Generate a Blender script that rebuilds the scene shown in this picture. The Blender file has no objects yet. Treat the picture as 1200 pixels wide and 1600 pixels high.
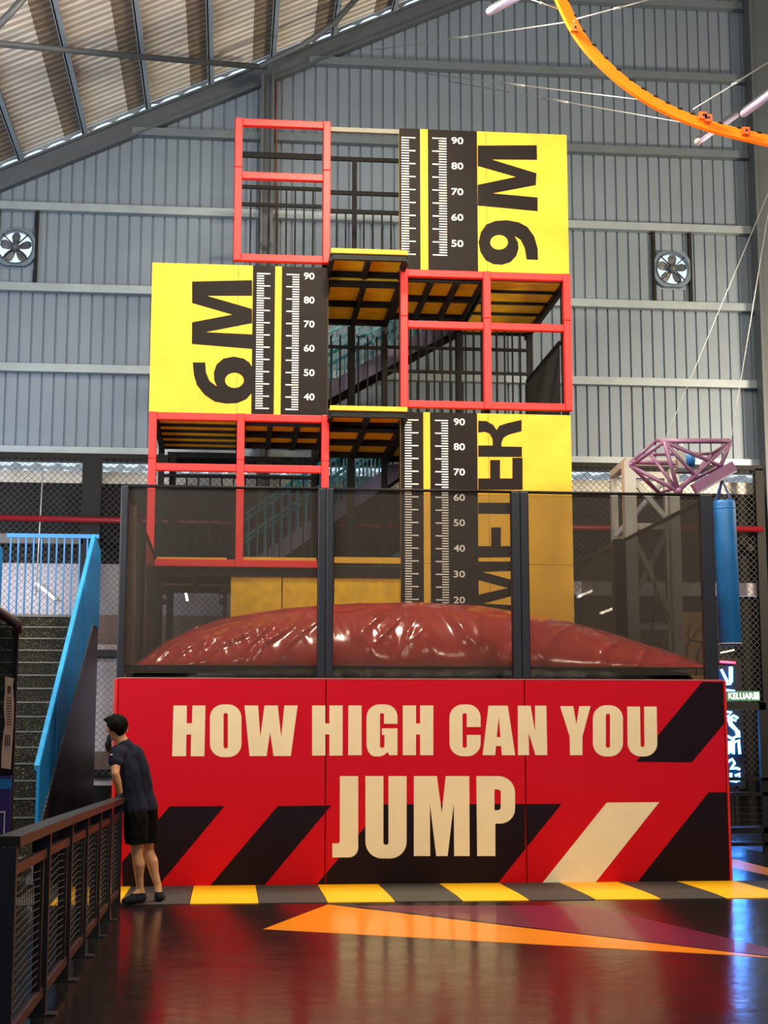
import bpy, bmesh, math, random
from mathutils import Vector, Matrix, noise
from mathutils.geometry import tessellate_polygon
random.seed(7)
S = bpy.context.scene
COL = S.collection

# ------------------------------------------------------------ camera
F = 2400.0; H = 1.5; YAW = math.radians(5.75)
PITCH = math.atan(358/2400*math.cos(YAW))
cd = bpy.data.cameras.new('camera'); cam = bpy.data.objects.new('camera', cd); COL.objects.link(cam)
cd.sensor_fit = 'VERTICAL'; cd.sensor_height = 36; cd.lens = F/1600*36; cd.clip_end = 300
cam.location = (0, 0, H); cam.rotation_euler = (math.pi/2+PITCH, 0, -YAW)
S.camera = cam
# ------------------------------------------------------------ sky, lamps, exposure
S.view_settings.view_transform = 'Standard'; S.view_settings.look = 'None'
S.view_settings.gamma = 1; S.view_settings.exposure = 0.0
try: S.view_settings.use_curve_mapping = False
except Exception: pass
w = bpy.data.worlds.new('sky'); S.world = w; w.use_nodes = True
w.node_tree.nodes['Background'].inputs[0].default_value = (0.72, 0.87, 1.0, 1)
w.node_tree.nodes['Background'].inputs[1].default_value = 1.2

def lamp(name, loc, target, size, power, col=(1, 1, 1), sy=None, spread=180):
    l = bpy.data.lights.new(name, 'AREA'); l.energy = power; l.color = col
    l.shape = 'RECTANGLE'; l.size = size; l.size_y = sy or size; l.spread = math.radians(spread)
    o = bpy.data.objects.new(name, l); COL.objects.link(o); o.location = loc
    o.rotation_euler = (Vector(target)-Vector(loc)).to_track_quat('-Z', 'Y').to_euler()
    return o
WARM = (1.0, 0.84, 0.62); COOL = (0.75, 0.87, 1.0)
lamp('hall_lamp', (-2.5, 9.0, 11.0), (1.0, 23, 7.0), 1.6, 620, WARM)
lamp('hall_lamp', (6.5, 9.0, 11.5), (3.5, 23, 7.5), 1.6, 1000, WARM)
lamp('hall_lamp', (3.5, 10.0, 9.5), (2.5, 15.2, 0.0), 1.2, 190, WARM)
lamp('hall_lamp', (2.0, 17.8, 12.6), (2.0, 19.0, 2.5), 1.0, 1400, WARM)
lamp('hall_lamp', (12.5, 20.0, 7.0), (7.5, 28, 7.0), 1.5, 1450, (1, .78, .52))
lamp('fill_light', (-9.0, 17.0, 4.5), (-3.5, 28, 7.5), 4.0, 760, COOL)  # added cool fill, set low and aimed at the gable wall
lamp('fill_light', (-5.0, 12.0, 5.0), (-4.0, 24, 15.0), 4.0, 700, (1, .96, .9))  # added fill aimed upward to brighten the roof underside
lamp('fill_light', (4.0, -8.0, 7.0), (2.0, 20, 6.0), 8.0, 380, (1, .93, .85))  # unseen broad fill behind the camera, on the fronts of things

lamp('lobby_fill', (-4.2, 25.0, 4.3), (-3.6, 28, 2.6), 1.6, 80, (1, .96, .98))  # added fill to brighten the lilac and pale panels
lamp('lobby_fill', (-1.2, 25.2, 2.2), (-1.8, 28, 2.1), .8, 30, (1, .96, .98))  # added small fill for the pale panels right of the blue stairs
lamp('lobby_fill', (8.2, 26.6, 3.6), (8.2, 28, 1.5), 1.2, 18, (.9, .92, 1))  # added weak fill low on the right of the back wall

# ------------------------------------------------------------ pixel rays of the photograph -> points in the hall
def ray(px, py):
    x = (px-600)/F; y = -(py-800)/F
    a, b = math.cos(PITCH), math.sin(PITCH)
    fz = a-y*b; up = b+y*a
    c, s = math.cos(YAW), math.sin(YAW)
    return x*c+fz*s, -x*s+fz*c, up
def P(px, py, Y):
    r = ray(px, py); t = Y/r[1]; return Vector((r[0]*t, Y, H+r[2]*t))
def G(px, py, Z=0.0):
    r = ray(px, py); t = (Z-H)/r[2]; return Vector((r[0]*t, r[1]*t, Z))

# ------------------------------------------------------------ materials
def lin(c):
    return tuple((v/255/12.92 if v/255 <= .04045 else ((v/255+.055)/1.055)**2.4) for v in c)+(1,)
MATS = {}
def mat(name, rgb, rough=.6, metal=0., var=.12, scale=3., bump=0., coat=0., emit=0., spec=.5, rgb2=None, detail=5, stretch=None, thr=None):
    if name in MATS: return MATS[name]
    m = bpy.data.materials.new(name); m.use_nodes = True; n = m.node_tree; b = n.nodes['Principled BSDF']
    c = lin(rgb); c2 = lin(rgb2) if rgb2 else tuple(v*(1-var*2) for v in c[:3])+(1,)
    tc = n.nodes.new('ShaderNodeTexCoord'); mp = n.nodes.new('ShaderNodeMapping')
    n.links.new(tc.outputs['Object'], mp.inputs[0])
    if stretch: mp.inputs['Scale'].default_value = stretch
    t = n.nodes.new('ShaderNodeTexNoise'); t.inputs['Scale'].default_value = scale; t.inputs['Detail'].default_value = detail
    n.links.new(mp.outputs[0], t.inputs['Vector'])
    r = n.nodes.new('ShaderNodeValToRGB'); lo, hi = thr or (.35, .65)
    r.color_ramp.elements[0].position = lo; r.color_ramp.elements[0].color = c2
    r.color_ramp.elements[1].position = hi; r.color_ramp.elements[1].color = c
    n.links.new(t.outputs[0], r.inputs[0]); n.links.new(r.outputs[0], b.inputs['Base Color'])
    b.inputs['Roughness'].default_value = rough; b.inputs['Metallic'].default_value = metal
    b.inputs['Specular IOR Level'].default_value = spec; b.inputs['Coat Weight'].default_value = coat
    b.inputs['Coat Roughness'].default_value = .08
    if emit:
        b.inputs['Emission Color'].default_value = c; b.inputs['Emission Strength'].default_value = emit
    if bump:
        k = n.nodes.new('ShaderNodeBump'); k.inputs['Strength'].default_value = bump; k.inputs['Distance'].default_value = .02
        t2 = n.nodes.new('ShaderNodeTexNoise'); t2.inputs['Scale'].default_value = scale*6
        n.links.new(mp.outputs[0], t2.inputs['Vector']); n.links.new(t2.outputs[0], k.inputs['Height'])
        n.links.new(k.outputs[0], b.inputs['Normal'])
    MATS[name] = m; return m
def mesh_mat(name, rgb, opacity):
    m = bpy.data.materials.new(name); m.use_nodes = True; n = m.node_tree
    b = n.nodes['Principled BSDF']; b.inputs['Base Color'].default_value = lin(rgb); b.inputs['Roughness'].default_value = .8
    tc = n.nodes.new('ShaderNodeTexCoord'); t = n.nodes.new('ShaderNodeTexNoise'); t.inputs['Scale'].default_value = 1.3
    n.links.new(tc.outputs['Object'], t.inputs['Vector'])
    mr = n.nodes.new('ShaderNodeMapRange'); mr.inputs['To Min'].default_value = opacity-.05; mr.inputs['To Max'].default_value = opacity+.05
    n.links.new(t.outputs[0], mr.inputs[0]); n.links.new(mr.outputs[0], b.inputs['Alpha'])
    MATS[name] = m; return m

WALL = mat('cladding', (112, 127, 144), .55, .25, var=.05, scale=.6)
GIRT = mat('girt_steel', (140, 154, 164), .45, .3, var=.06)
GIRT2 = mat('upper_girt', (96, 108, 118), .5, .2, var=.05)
STEEL = mat('painted_steel_grey', (74, 82, 90), .5, .1, var=.06)
ROOFM = mat('roof_sheet', (196, 194, 190), .5, .1, var=.12, scale=.8, stretch=(1, 6, 1))
ROOFD = mat('roof_shade_band', (112, 102, 90), .6, .1, var=.08)  # roof colour darkened for the shade beside the purlins
PURL = mat('purlin_steel', (150, 166, 178), .5, .2, var=.05)
RED = mat('red_pad', (226, 26, 26), .5, var=.05)
YEL = mat('yellow_board', (222, 177, 58), .6, var=.03, scale=2, rgb2=(212, 166, 52), spec=.2)
YPN = mat('yellow_wall_pad', (236, 192, 20), .7, var=.12, scale=9, bump=.1)
YELD = mat('yellow_deck', (232, 188, 24), .6, var=.12)
YPAD = mat('yellow_mat', (255, 190, 0), .5, var=.04, bump=.05)
DPAD = mat('dark_mat', (58, 58, 56), .6, var=.1, bump=.05)
BLK = mat('black_print', (24, 19, 18), .6, var=.08, spec=.15)
BST = mat('black_steel', (17, 18, 20), .6, var=.1, spec=.22)
BRN = mat('black_rail', (24, 26, 30), .4, var=.1)
WHT = mat('white_print', (238, 238, 232), .6, var=.02)
CREAM = mat('cream_print', (240, 226, 190), .6, var=.03)
TEAL = mat('teal_paint', (22, 120, 138), .45, var=.08)
STRG = mat('stringer_violet', (92, 90, 120), .5, var=.1)
BLUE = mat('blue_paint', (22, 128, 205), .4, var=.05)
BLUE2 = mat('blue_vinyl', (28, 112, 186), .5, var=.06)
NAVY = mat('navy_pad', (24, 31, 46), .45, var=.12)
NET = mesh_mat('fine_net', (48, 45, 41), .44)
NET2 = mesh_mat('dark_net', (20, 19, 18), .5)
VINYL = mat('airbag_vinyl', (212, 66, 58), .2, var=.1, scale=1.2, bump=.10, coat=.5)
SKIRT = mat('airbag_skirt', (34, 32, 34), .35, var=.2, bump=.2)
PURP = mat('purple_truss', (132, 92, 128), .45, var=.1)
SILV = mat('aluminium', (170, 170, 168), .45, .4, var=.08)
ORG = mat('orange_track', (255, 128, 22), .35, var=.04)
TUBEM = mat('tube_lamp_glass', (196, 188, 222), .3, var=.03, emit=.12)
WIRE = mat('steel_wire', (190, 196, 200), .35, .6, var=.03)
LILAC = mat('lilac_wall', (150, 146, 160), .35, var=.06, spec=.6)
BROWN = mat('brown_wall', (116, 92, 82), .5, var=.1)
PALE = mat('pale_wall', (198, 190, 196), .5, var=.04)
DARKW = mat('dark_wall', (22, 22, 27), .7, var=.15, spec=.2)
REDP = mat('red_pipe', (118, 20, 28), .4, var=.05)
RUBBER = mat('speckled_rubber', (124, 118, 80), .9, scale=75, rgb2=(20, 22, 20), detail=3, thr=(.56, .68))
NOSE = mat('step_nosing', (120, 124, 118), .5, var=.1)
UNDER = mat('under_stair_panel', (66, 50, 70), .35, var=.15)
PURPL = mat('purple_panel', (58, 40, 128), .4, var=.15, scale=2)
POST = mat('poster_paper', (226, 190, 168), .6, var=.06)
WOOD = mat('plywood', (150, 118, 78), .6, rgb2=(112, 84, 52), scale=2, stretch=(6, 6, .6))
SKIN = mat('skin', (206, 152, 112), .5, var=.05, scale=6)
SHIRT = mat('navy_shirt', (30, 34, 52), .9, var=.08, scale=8, bump=.15, spec=.2)
SHORT = mat('black_shorts', (7, 7, 8), .9, var=.1, bump=.15, spec=.15)
HAIR = mat('dark_hair', (12, 9, 8), .75, scale=60, rgb2=(5, 4, 4), bump=.5, spec=.15)
SOCK = mat('navy_sock', (22, 24, 36), .9, var=.1, bump=.2)
GLOVE = mat('dark_glove', (18, 18, 22), .7, var=.1)
NEON = mat('blue_white_neon', (70, 150, 255), .3, emit=26)
NEONR = mat('red_neon', (255, 50, 70), .3, emit=8)
EXITG = mat('exit_face', (60, 110, 84), .4, emit=.5)
EXITW = mat('exit_letters', (235, 255, 245), .4, emit=1.6)
LEDM = mat('tube_lit', (255, 240, 215), .3, emit=9)
CHAIN = mat('chain_link_wire', (44, 44, 47), .6, 0., var=.05)
OFLOOR = mat('orange_floor_paint', (255, 150, 8), .3, var=.05, coat=.3)
PFLOOR = mat('purple_floor_paint', (104, 14, 62), .35, var=.12, coat=.3)

def printed(name, top, bot, z0, z1):
    """vinyl print whose ink runs from one colour to another up the sheet"""
    m = bpy.data.materials.new(name); m.use_nodes = True; n = m.node_tree; b = n.nodes['Principled BSDF']
    tc = n.nodes.new('ShaderNodeTexCoord'); sp = n.nodes.new('ShaderNodeSeparateXYZ'); mr = n.nodes.new('ShaderNodeMapRange')
    n.links.new(tc.outputs['Object'], sp.inputs[0]); n.links.new(sp.outputs[2], mr.inputs[0])
    mr.inputs[1].default_value = z0; mr.inputs[2].default_value = z1
    ns = n.nodes.new('ShaderNodeTexNoise'); ns.inputs['Scale'].default_value = 60; n.links.new(tc.outputs['Object'], ns.inputs[0])
    r = n.nodes.new('ShaderNodeValToRGB'); r.color_ramp.elements[0].color = lin(bot); r.color_ramp.elements[1].color = lin(top)
    n.links.new(mr.outputs[0], r.inputs[0]); n.links.new(r.outputs[0], b.inputs['Base Color']); b.inputs['Roughness'].default_value = .6; b.inputs['Specular IOR Level'].default_value = .15
    k = n.nodes.new('ShaderNodeBump'); k.inputs['Strength'].default_value = .12; k.inputs['Distance'].default_value = .005
    n.links.new(ns.outputs[0], k.inputs['Height']); n.links.new(k.outputs[0], b.inputs['Normal'])
    return m
REDPR = printed('red_vinyl_print', (196, 10, 38), (206, 6, 14), 0, 1.2)
DARKPR = printed('dark_vinyl_print', (24, 12, 26), (26, 8, 6), 0, .8)

# floor: glossy dark coating
FLM = mat('floor_coating', (24, 25, 26), .16, rgb2=(32, 28, 28), scale=.8, coat=.0, spec=.3)
n = FLM.node_tree; b = n.nodes['Principled BSDF']
tc = n.nodes.new('ShaderNodeTexCoord'); t = n.nodes.new('ShaderNodeTexNoise'); t.inputs['Scale'].default_value = 2.2; t.inputs['Detail'].default_value = 8
n.links.new(tc.outputs['Object'], t.inputs[0])
mr = n.nodes.new('ShaderNodeMapRange'); mr.inputs[3].default_value = .10; mr.inputs[4].default_value = .26
n.links.new(t.outputs[0], mr.inputs[0]); n.links.new(mr.outputs[0], b.inputs['Roughness'])
k = n.nodes.new('ShaderNodeBump'); k.inputs['Strength'].default_value = .10; k.inputs['Distance'].default_value = .02
t3 = n.nodes.new('ShaderNodeTexNoise'); t3.inputs['Scale'].default_value = 6; n.links.new(tc.outputs['Object'], t3.inputs[0])
n.links.new(t3.outputs[0], k.inputs['Height']); n.links.new(k.outputs[0], b.inputs['Normal'])

# ------------------------------------------------------------ mesh building
class MB:
    def __init__(s): s.v = []; s.f = []
    def add(s, vs, fs):
        o = len(s.v); s.v += [tuple(v) for v in vs]; s.f += [tuple(i+o for i in f) for f in fs]; return s
    def box(s, a, b):
        x0, y0, z0 = a; x1, y1, z1 = b
        return s.add([(x0,y0,z0),(x1,y0,z0),(x1,y1,z0),(x0,y1,z0),(x0,y0,z1),(x1,y0,z1),(x1,y1,z1),(x0,y1,z1)],
                     [(0,3,2,1),(4,5,6,7),(0,1,5,4),(1,2,6,5),(2,3,7,6),(3,0,4,7)])
    def bar(s, p, q, wd, ht, up=(0, 0, 1)):
        p, q = Vector(p), Vector(q); d = (q-p).normalized(); u = Vector(up)
        if abs(d.dot(u)) > .99: u = Vector((0, 1, 0))
        sx = d.cross(u).normalized()*wd/2; sz = d.cross(sx).normalized()*ht/2
        vs = [p-sx-sz, p+sx-sz, p+sx+sz, p-sx+sz, q-sx-sz, q+sx-sz, q+sx+sz, q-sx+sz]
        return s.add(vs, [(0,1,2,3),(7,6,5,4),(0,4,5,1),(1,5,6,2),(2,6,7,3),(3,7,4,0)])
    def tube(s, pts, r, n=8):
        pts = [Vector(p) for p in pts]; rings = []
        rr = r if isinstance(r, (list, tuple)) else [r]*len(pts); u0 = None
        for i, p in enumerate(pts):
            d = (pts[min(i+1, len(pts)-1)]-pts[max(i-1, 0)]).normalized()
            if u0 is None: u0 = Vector((0, 0, 1)) if abs(d.z) < .9 else Vector((1, 0, 0))
            a = d.cross(u0).normalized(); bb = d.cross(a).normalized(); u0 = a.cross(d)
            rings.append([p+(a*math.cos(k*2*math.pi/n)+bb*math.sin(k*2*math.pi/n))*rr[i] for k in range(n)])
        vs = [v for rg in rings for v in rg]; fs = []
        for i in range(len(rings)-1):
            for k in range(n):
                fs.append((i*n+k, i*n+(k+1) % n, (i+1)*n+(k+1) % n, (i+1)*n+k))
        fs.append(tuple(range(n))[::-1]); fs.append(tuple((len(rings)-1)*n+k for k in range(n)))
        return s.add(vs, fs)
    def build(s, name, m, parent=None, bevel=0, smooth=False, origin=None):
        og = Vector(origin) if origin is not None else (org(parent) if parent else Vector((0, 0, 0)))
        me = bpy.data.meshes.new(name); me.from_pydata([tuple(Vector(v)-og) for v in s.v], [], s.f); me.materials.append(m)
        bm = bmesh.new(); bm.from_mesh(me); bmesh.ops.recalc_face_normals(bm, faces=bm.faces); bm.to_mesh(me); bm.free()
        if smooth:
            for p in me.polygons: p.use_smooth = True
        o = bpy.data.objects.new(name, me); COL.objects.link(o)
        if parent: o.parent = parent; o.location = og-org(parent)
        else: o.location = og
        o['wo'] = tuple(og)
        if bevel:
            bv = o.modifiers.new('bevel', 'BEVEL'); bv.width = bevel; bv.segments = 2
        return o
def org(o): return Vector(o['wo']) if 'wo' in o else Vector((0, 0, 0))
def thing(name, label, cat, loc=(0, 0, 0), group=None):
    o = bpy.data.objects.new(name, None); COL.objects.link(o); o.location = loc; o['wo'] = tuple(loc)
    o['label'] = label; o['category'] = cat
    if group: o['group'] = group
    o.empty_display_size = .1
    return o
def tag(o, label, cat, group=None):
    o['label'] = label; o['category'] = cat
    if group: o['group'] = group
    return o
def kind(o, k): o['kind'] = k; return o
def B(name, a, b, m, parent=None, bevel=0, origin=None):
    return MB().box([min(a[i], b[i]) for i in range(3)], [max(a[i], b[i]) for i in range(3)]).build(name, m, parent, bevel, origin=origin)
def bar(name, p, q, wd, ht, m, parent=None, bevel=0, up=(0, 0, 1)): return MB().bar(p, q, wd, ht, up).build(name, m, parent, bevel)
def tube(name, pts, r, m, parent=None, n=8): return MB().tube(pts, r, n).build(name, m, parent, smooth=True)
def share(o, dx, name=None):
    """copy of a part that shares its mesh"""
    c = o.copy(); COL.objects.link(c); c.location = o.location+Vector(dx); c['wo'] = tuple(org(o)+Vector(dx)); return c

def rnd(poly):
    """corner list, (x,y) or (x,y,r) -> outline with rounded corners"""
    out = []; N = len(poly)
    for i, c in enumerate(poly):
        if len(c) < 3: out.append((c[0], c[1])); continue
        a = Vector(poly[i-1][:2]); p = Vector(c[:2]); q = Vector(poly[(i+1) % N][:2]); r = c[2]
        d1 = (a-p); d2 = (q-p); r1 = min(r, d1.length*.5 if len(poly[i-1]) > 2 else d1.length); r2 = min(r, d2.length*.5 if len(poly[(i+1) % N]) > 2 else d2.length)
        s_ = p+d1.normalized()*r1; e = p+d2.normalized()*r2
        for k in range(9):
            u = k/8*math.pi/2
            v = p+(s_-p)*(1-math.sin(u))+(e-p)*(1-math.cos(u)); out.append((v.x, v.y))
    return out
def ell(cx, cy, rx, ry, n=28): return [(cx+rx*math.cos(i*2*math.pi/n), cy+ry*math.sin(i*2*math.pi/n)) for i in range(n)]
def sheet(name, loops, mapper, m, parent, thick=.003):
    """flat cut vinyl: loops of outlines (first one outer, others may be holes) with real thickness towards -Y"""
    bm = bmesh.new()
    lps = []
    for lp in loops:
        q = [p for i, p in enumerate(lp) if abs(p[0]-lp[i-1][0])+abs(p[1]-lp[i-1][1]) > .02]
        lps.append([Vector((p[0], p[1], 0)) for p in q])
    tri = tessellate_polygon(lps); flat = [v for l in lps for v in l]
    bk = [bm.verts.new(mapper(v.x, v.y)) for v in flat]; ft = [bm.verts.new(v.co+Vector((0, -thick, 0))) for v in bk]
    for t_ in tri:
        for vv in (bk, ft):
            try: bm.faces.new([vv[k_] for k_ in t_])
            except ValueError: pass
    o_ = 0
    for l in lps:
        n_ = len(l)
        for i in range(n_): bm.faces.new((bk[o_+i], bk[o_+(i+1) % n_], ft[o_+(i+1) % n_], ft[o_+i]))
        o_ += n_
    bmesh.ops.recalc_face_normals(bm, faces=bm.faces)
    og = org(parent); bmesh.ops.translate(bm, verts=bm.verts, vec=-og)
    me = bpy.data.meshes.new(name); bm.to_mesh(me); bm.free(); me.materials.append(m)
    o = bpy.data.objects.new(name, me); COL.objects.link(o); o.parent = parent; o['wo'] = tuple(og)
    return o
def text_mesh(txt, size, bold=.02, ext=.002):
    c = bpy.data.curves.new('t', 'FONT'); c.body = txt; c.size = size; c.offset = bold*size; c.extrude = ext; c.align_x = 'CENTER'; c.align_y = 'CENTER'
    c.resolution_u = 4
    o = bpy.data.objects.new('t', c); COL.objects.link(o)
    dg = bpy.context.evaluated_depsgraph_get(); me = bpy.data.meshes.new_from_object(o.evaluated_get(dg))
    bpy.data.objects.remove(o); return me
def text(txt, name, loc, width, height, m, parent, rot=(math.pi/2, 0, 0), bold=.02):
    me = text_mesh(txt, 1, bold); me.materials.clear(); me.materials.append(m)
    xs = [v.co.x for v in me.vertices]; ys = [v.co.y for v in me.vertices]
    cx, cy = (min(xs)+max(xs))/2, (min(ys)+max(ys))/2; sx = width/(max(xs)-min(xs)); sy = height/(max(ys)-min(ys))
    for v in me.vertices: v.co = ((v.co.x-cx)*sx, (v.co.y-cy)*sy, v.co.z)
    o = bpy.data.objects.new(name, me); COL.objects.link(o); o.parent = parent; o.location = Vector(loc)-org(parent); o.rotation_euler = rot
    return o

# ============================================================ THE HALL
XL, XR, YB, YF = -16.0, 18.0, 28.0, -14.0
fl = kind(B('floor', (XL, YF, -.1), (XR, YB+3, 0), FLM), 'structure')
def paint(name, pts, m):
    mb = MB(); n_ = len(pts)
    lo = [G(*p) for p in pts]; hi = [Vector((p.x, p.y, .0015)) for p in lo]
    mb.add(lo+hi, [tuple(range(n_))[::-1], tuple(range(n_, 2*n_))]+[(i, (i+1) % n_, n_+(i+1) % n_, n_+i) for i in range(n_)])
    return mb.build(name, m, fl)
paint('painted_triangle', [(411, 1452), (512, 1413.5), (1149, 1489), (1225, 1498), (1149, 1493)], OFLOOR)
paint('painted_triangle', [(545, 1415), (918, 1415), (1145, 1467.6), (1225, 1487), (1225, 1496), (1149, 1488)], PFLOOR)
paint('painted_stripe', [(1141, 1343), (1149, 1343), (1215, 1360), (1215, 1371), (1141, 1355)], OFLOOR)
paint('painted_stripe', [(1143, 1314), (1205, 1322), (1205, 1334), (1143, 1322)], mat('blue_floor_paint', (30, 60, 150), .3, coat=.3))

# corrugated gable wall, built in bays between the girts
wall = kind(B('wall_back', (XL, YB+.25, -.1), (XR, YB+.3, 3.0), DARKW), 'structure')
RZ0 = 12.02+4.36*.4715    # roof underside height at X=0 on the wall
SL = .4715; RIDGE = 10.0
def roofz(x): return RZ0+SL*x if x < RIDGE else RZ0+SL*(2*RIDGE-x)
FANS = [P(25, 388, YB), P(1049, 422, YB)]
def cladding(x0, x1, z0, ztop, z1=None):
    mb = MB(); per = .217; k0 = math.floor(x0/per); x = k0*per; prof = []
    while x < x1:
        for dx, dy in ((0, 0), (.178, 0), (.186, .04), (.209, .04)):
            if x0 <= x+dx <= x1: prof.append((x+dx, dy))
        x += per
    prof = [(x0, 0)]+prof+[(x1, 0)]
    vs = []; fs = []
    for i, (a, d) in enumerate(prof):
        zt = z1 if z1 is not None else ztop(a)
        vs += [(a, YB+.06+d, z0), (a, YB+.06+d, zt)]
        if i: fs.append((2*i-2, 2*i, 2*i+1, 2*i-1))
    return mb.add(vs, fs)
FR = .36
bays = MB()
for x0, x1 in ((XL, FANS[0].x-FR), (FANS[0].x+FR, FANS[1].x-FR), (FANS[1].x+FR, XR)):
    c = cladding(x0, x1, 6.62, lambda a: roofz(a)-.22); bays.add(c.v, c.f)
for f in FANS:
    for z0, z1 in ((6.62, f.z-FR), (f.z+FR, None)):
        c = cladding(f.x-FR, f.x+FR, z0, lambda a: roofz(a)-.22, z1); bays.add(c.v, c.f)
bays.build('corrugated_cladding', WALL, wall)
GZ = [6.70, 8.24, 9.76, 11.31, 12.85, 14.42, 15.95]
for z in GZ:
    xs = (z+.3-RZ0)/SL if z > RZ0-SL*16 else XL; xs = max(XL, xs)
    xe = min(XR, 2*RIDGE-xs)
    mb = MB(); mb.box((xs, YB-.12, z-.075), (xe, YB+.055, z-.06)).box((xs, YB-.12, z-.06), (xe, YB-.105, z+.06)).box((xs, YB-.12, z+.06), (xe, YB+.055, z+.075))
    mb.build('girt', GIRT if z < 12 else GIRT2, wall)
# rafter of the gable
mb = MB()
def rafter(x0, x1):
    for (o0, o1, y0, y1) in ((-.43, -.38, -.14, .04), (-.38, -.05, -.07, -.03), (-.05, 0, -.14, .04)):
        mb.add([(x0, YB+y0, roofz(x0)+o0), (x0, YB+y1, roofz(x0)+o0), (x0, YB+y1, roofz(x0)+o1), (x0, YB+y0, roofz(x0)+o1),
                (x1, YB+y0, roofz(x1)+o0), (x1, YB+y1, roofz(x1)+o0), (x1, YB+y1, roofz(x1)+o1), (x1, YB+y0, roofz(x1)+o1)],
               [(0,1,2,3),(7,6,5,4),(0,4,5,1),(1,5,6,2),(2,6,7,3),(3,7,4,0)])
rafter(XL, RIDGE); rafter(RIDGE, XR)
mb.build('rafter', STEEL, wall)
# lower storey of the gable: daylight slot, silver band, black beams, pale panels
def wp(name, z0, z1, m, x0=XL, x1=XR, y=YB+.1, t=.08, par=None): return B(name, (x0, y, z0), (x1, y+t, z1), m, par or wall)
wp('beam', 6.52, 6.62, BST, y=YB-.05, t=.2)
wp('silver_band', 6.14, 6.36, SILV)
wp('dark_panel', 4.66, 6.14, DARKW)
wp('beam', 5.02, 5.14, BST, y=YB-.1)
XS = -1.9
for x0, x1 in ((XL, 5.6),):
    wp('lilac_panel', 3.74, 4.66, LILAC, x0, x1); wp('brown_panel', 3.2, 3.74, BROWN, x0, x1)
    wp('white_strip', 3.1, 3.2, PALE, x0, x1, y=YB+.08); wp('beam', 2.95, 3.1, BST, x0, x1, y=YB-.05)
    wp('pale_panel', 1.3, 2.95, PALE, x0, x1); wp('brown_panel', .98, 1.3, BROWN, x0, x1)
    wp('beam', .85, .98, BST, x0, x1, y=YB-.05); wp('pale_panel', .7, .85, PALE, x0, x1); wp('dark_panel', 0, .7, DARKW, x0, x1)
wp('lilac_panel', 4.18, 4.42, LILAC, 5.6, XR, y=YB-.05); wp('dark_panel', 4.42, 4.66, DARKW, 5.6, XR); wp('dark_panel', 0, 4.18, DARKW, 5.6, XR)
# corrugated awning just outside the slot
mb = MB(); x = XL; pr = []
while x < XR: pr += [(x, 0), (x+.2, 0), (x+.25, .05), (x+.33, .05)]; x += .38
vs = []; fs = []
for i, (a, d) in enumerate(pr):
    vs += [(a, YB+.2, 6.47+d), (a, YB+1.6, 6.60+d)]
    if i: fs.append((2*i-2, 2*i, 2*i+1, 2*i-1))
mb.add(vs, fs).build('awning_sheet', SILV, wall)

# roof
roof = kind(B('ceiling', (RIDGE-.15, YF, roofz(RIDGE)+.02), (RIDGE+.15, YB, roofz(RIDGE)+.1), STEEL), 'structure')
def roof_strip(x0, x1, dz=.125):
    mb = MB(); per = .2; y = YF; prof = []
    while y < YB-.05:
        prof += [(y, 0), (y+.1, 0), (y+.125, .035), (y+.175, .035)]; y += per
    vs = []; fs = []
    for i, (a, d) in enumerate(prof):
        vs += [(x0, a, roofz(x0)+dz+d), (x1, a, roofz(x1)+dz+d)]
        if i: fs.append((2*i-2, 2*i, 2*i+1, 2*i-1))
    return mb.add(vs, fs)
PX = [-4.02+1.165*k for k in range(-10, 20)]
for i, x in enumerate(PX):
    if x > RIDGE or x < XL: continue
    xn = min(x+1.165, RIDGE)
    roof_strip(x, xn-.36).build('roof_sheet', ROOFM, roof)
    roof_strip(xn-.36, xn, .122).build('roof_shade_band', ROOFD, roof)  # strip of painted shade along each purlin, not an overlap
    z = roofz(x)
    MB().box((x-.012, YF, z-.0), (x+.012, YB, z+.115)).box((x-.012, YF, z+.1), (x+.07, YB, z+.115)).box((x-.03, YF, z), (x+.09, YB, z+.015)).build('purlin', PURL, roof)
mb = MB(); x = -6.0; vs = []; fs = []; i = 0
while x < RIDGE:
    h = .03+.05*abs(math.sin(x*math.pi/.42))**6+.02*(noise.noise(Vector((x*1.7, 0, 0)))+.3)
    vs += [(x, YB-.03, roofz(x)+.13-h), (x, YB-.03, roofz(x)+.15)]
    if i: fs.append((2*i-2, 2*i, 2*i+1, 2*i-1))
    i += 1; x += .03
mb.add(vs, fs).build('gable_flashing', GIRT, roof)
for x0, x1 in ((RIDGE, 14), (14, XR)):
    roof_strip(x0, x1).build('roof_sheet', ROOFM, roof)
kind(B('wall_left', (XL-.1, YF, 0), (XL, YB, roofz(XL)), WALL), 'structure')
kind(B('wall_front', (XL, YF-.1, 0), (XR, YF, 12), WALL), 'structure')
kind(B('wall_right', (XR, YF, 0), (XR+.1, YB, roofz(XR)), WALL), 'structure')

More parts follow.
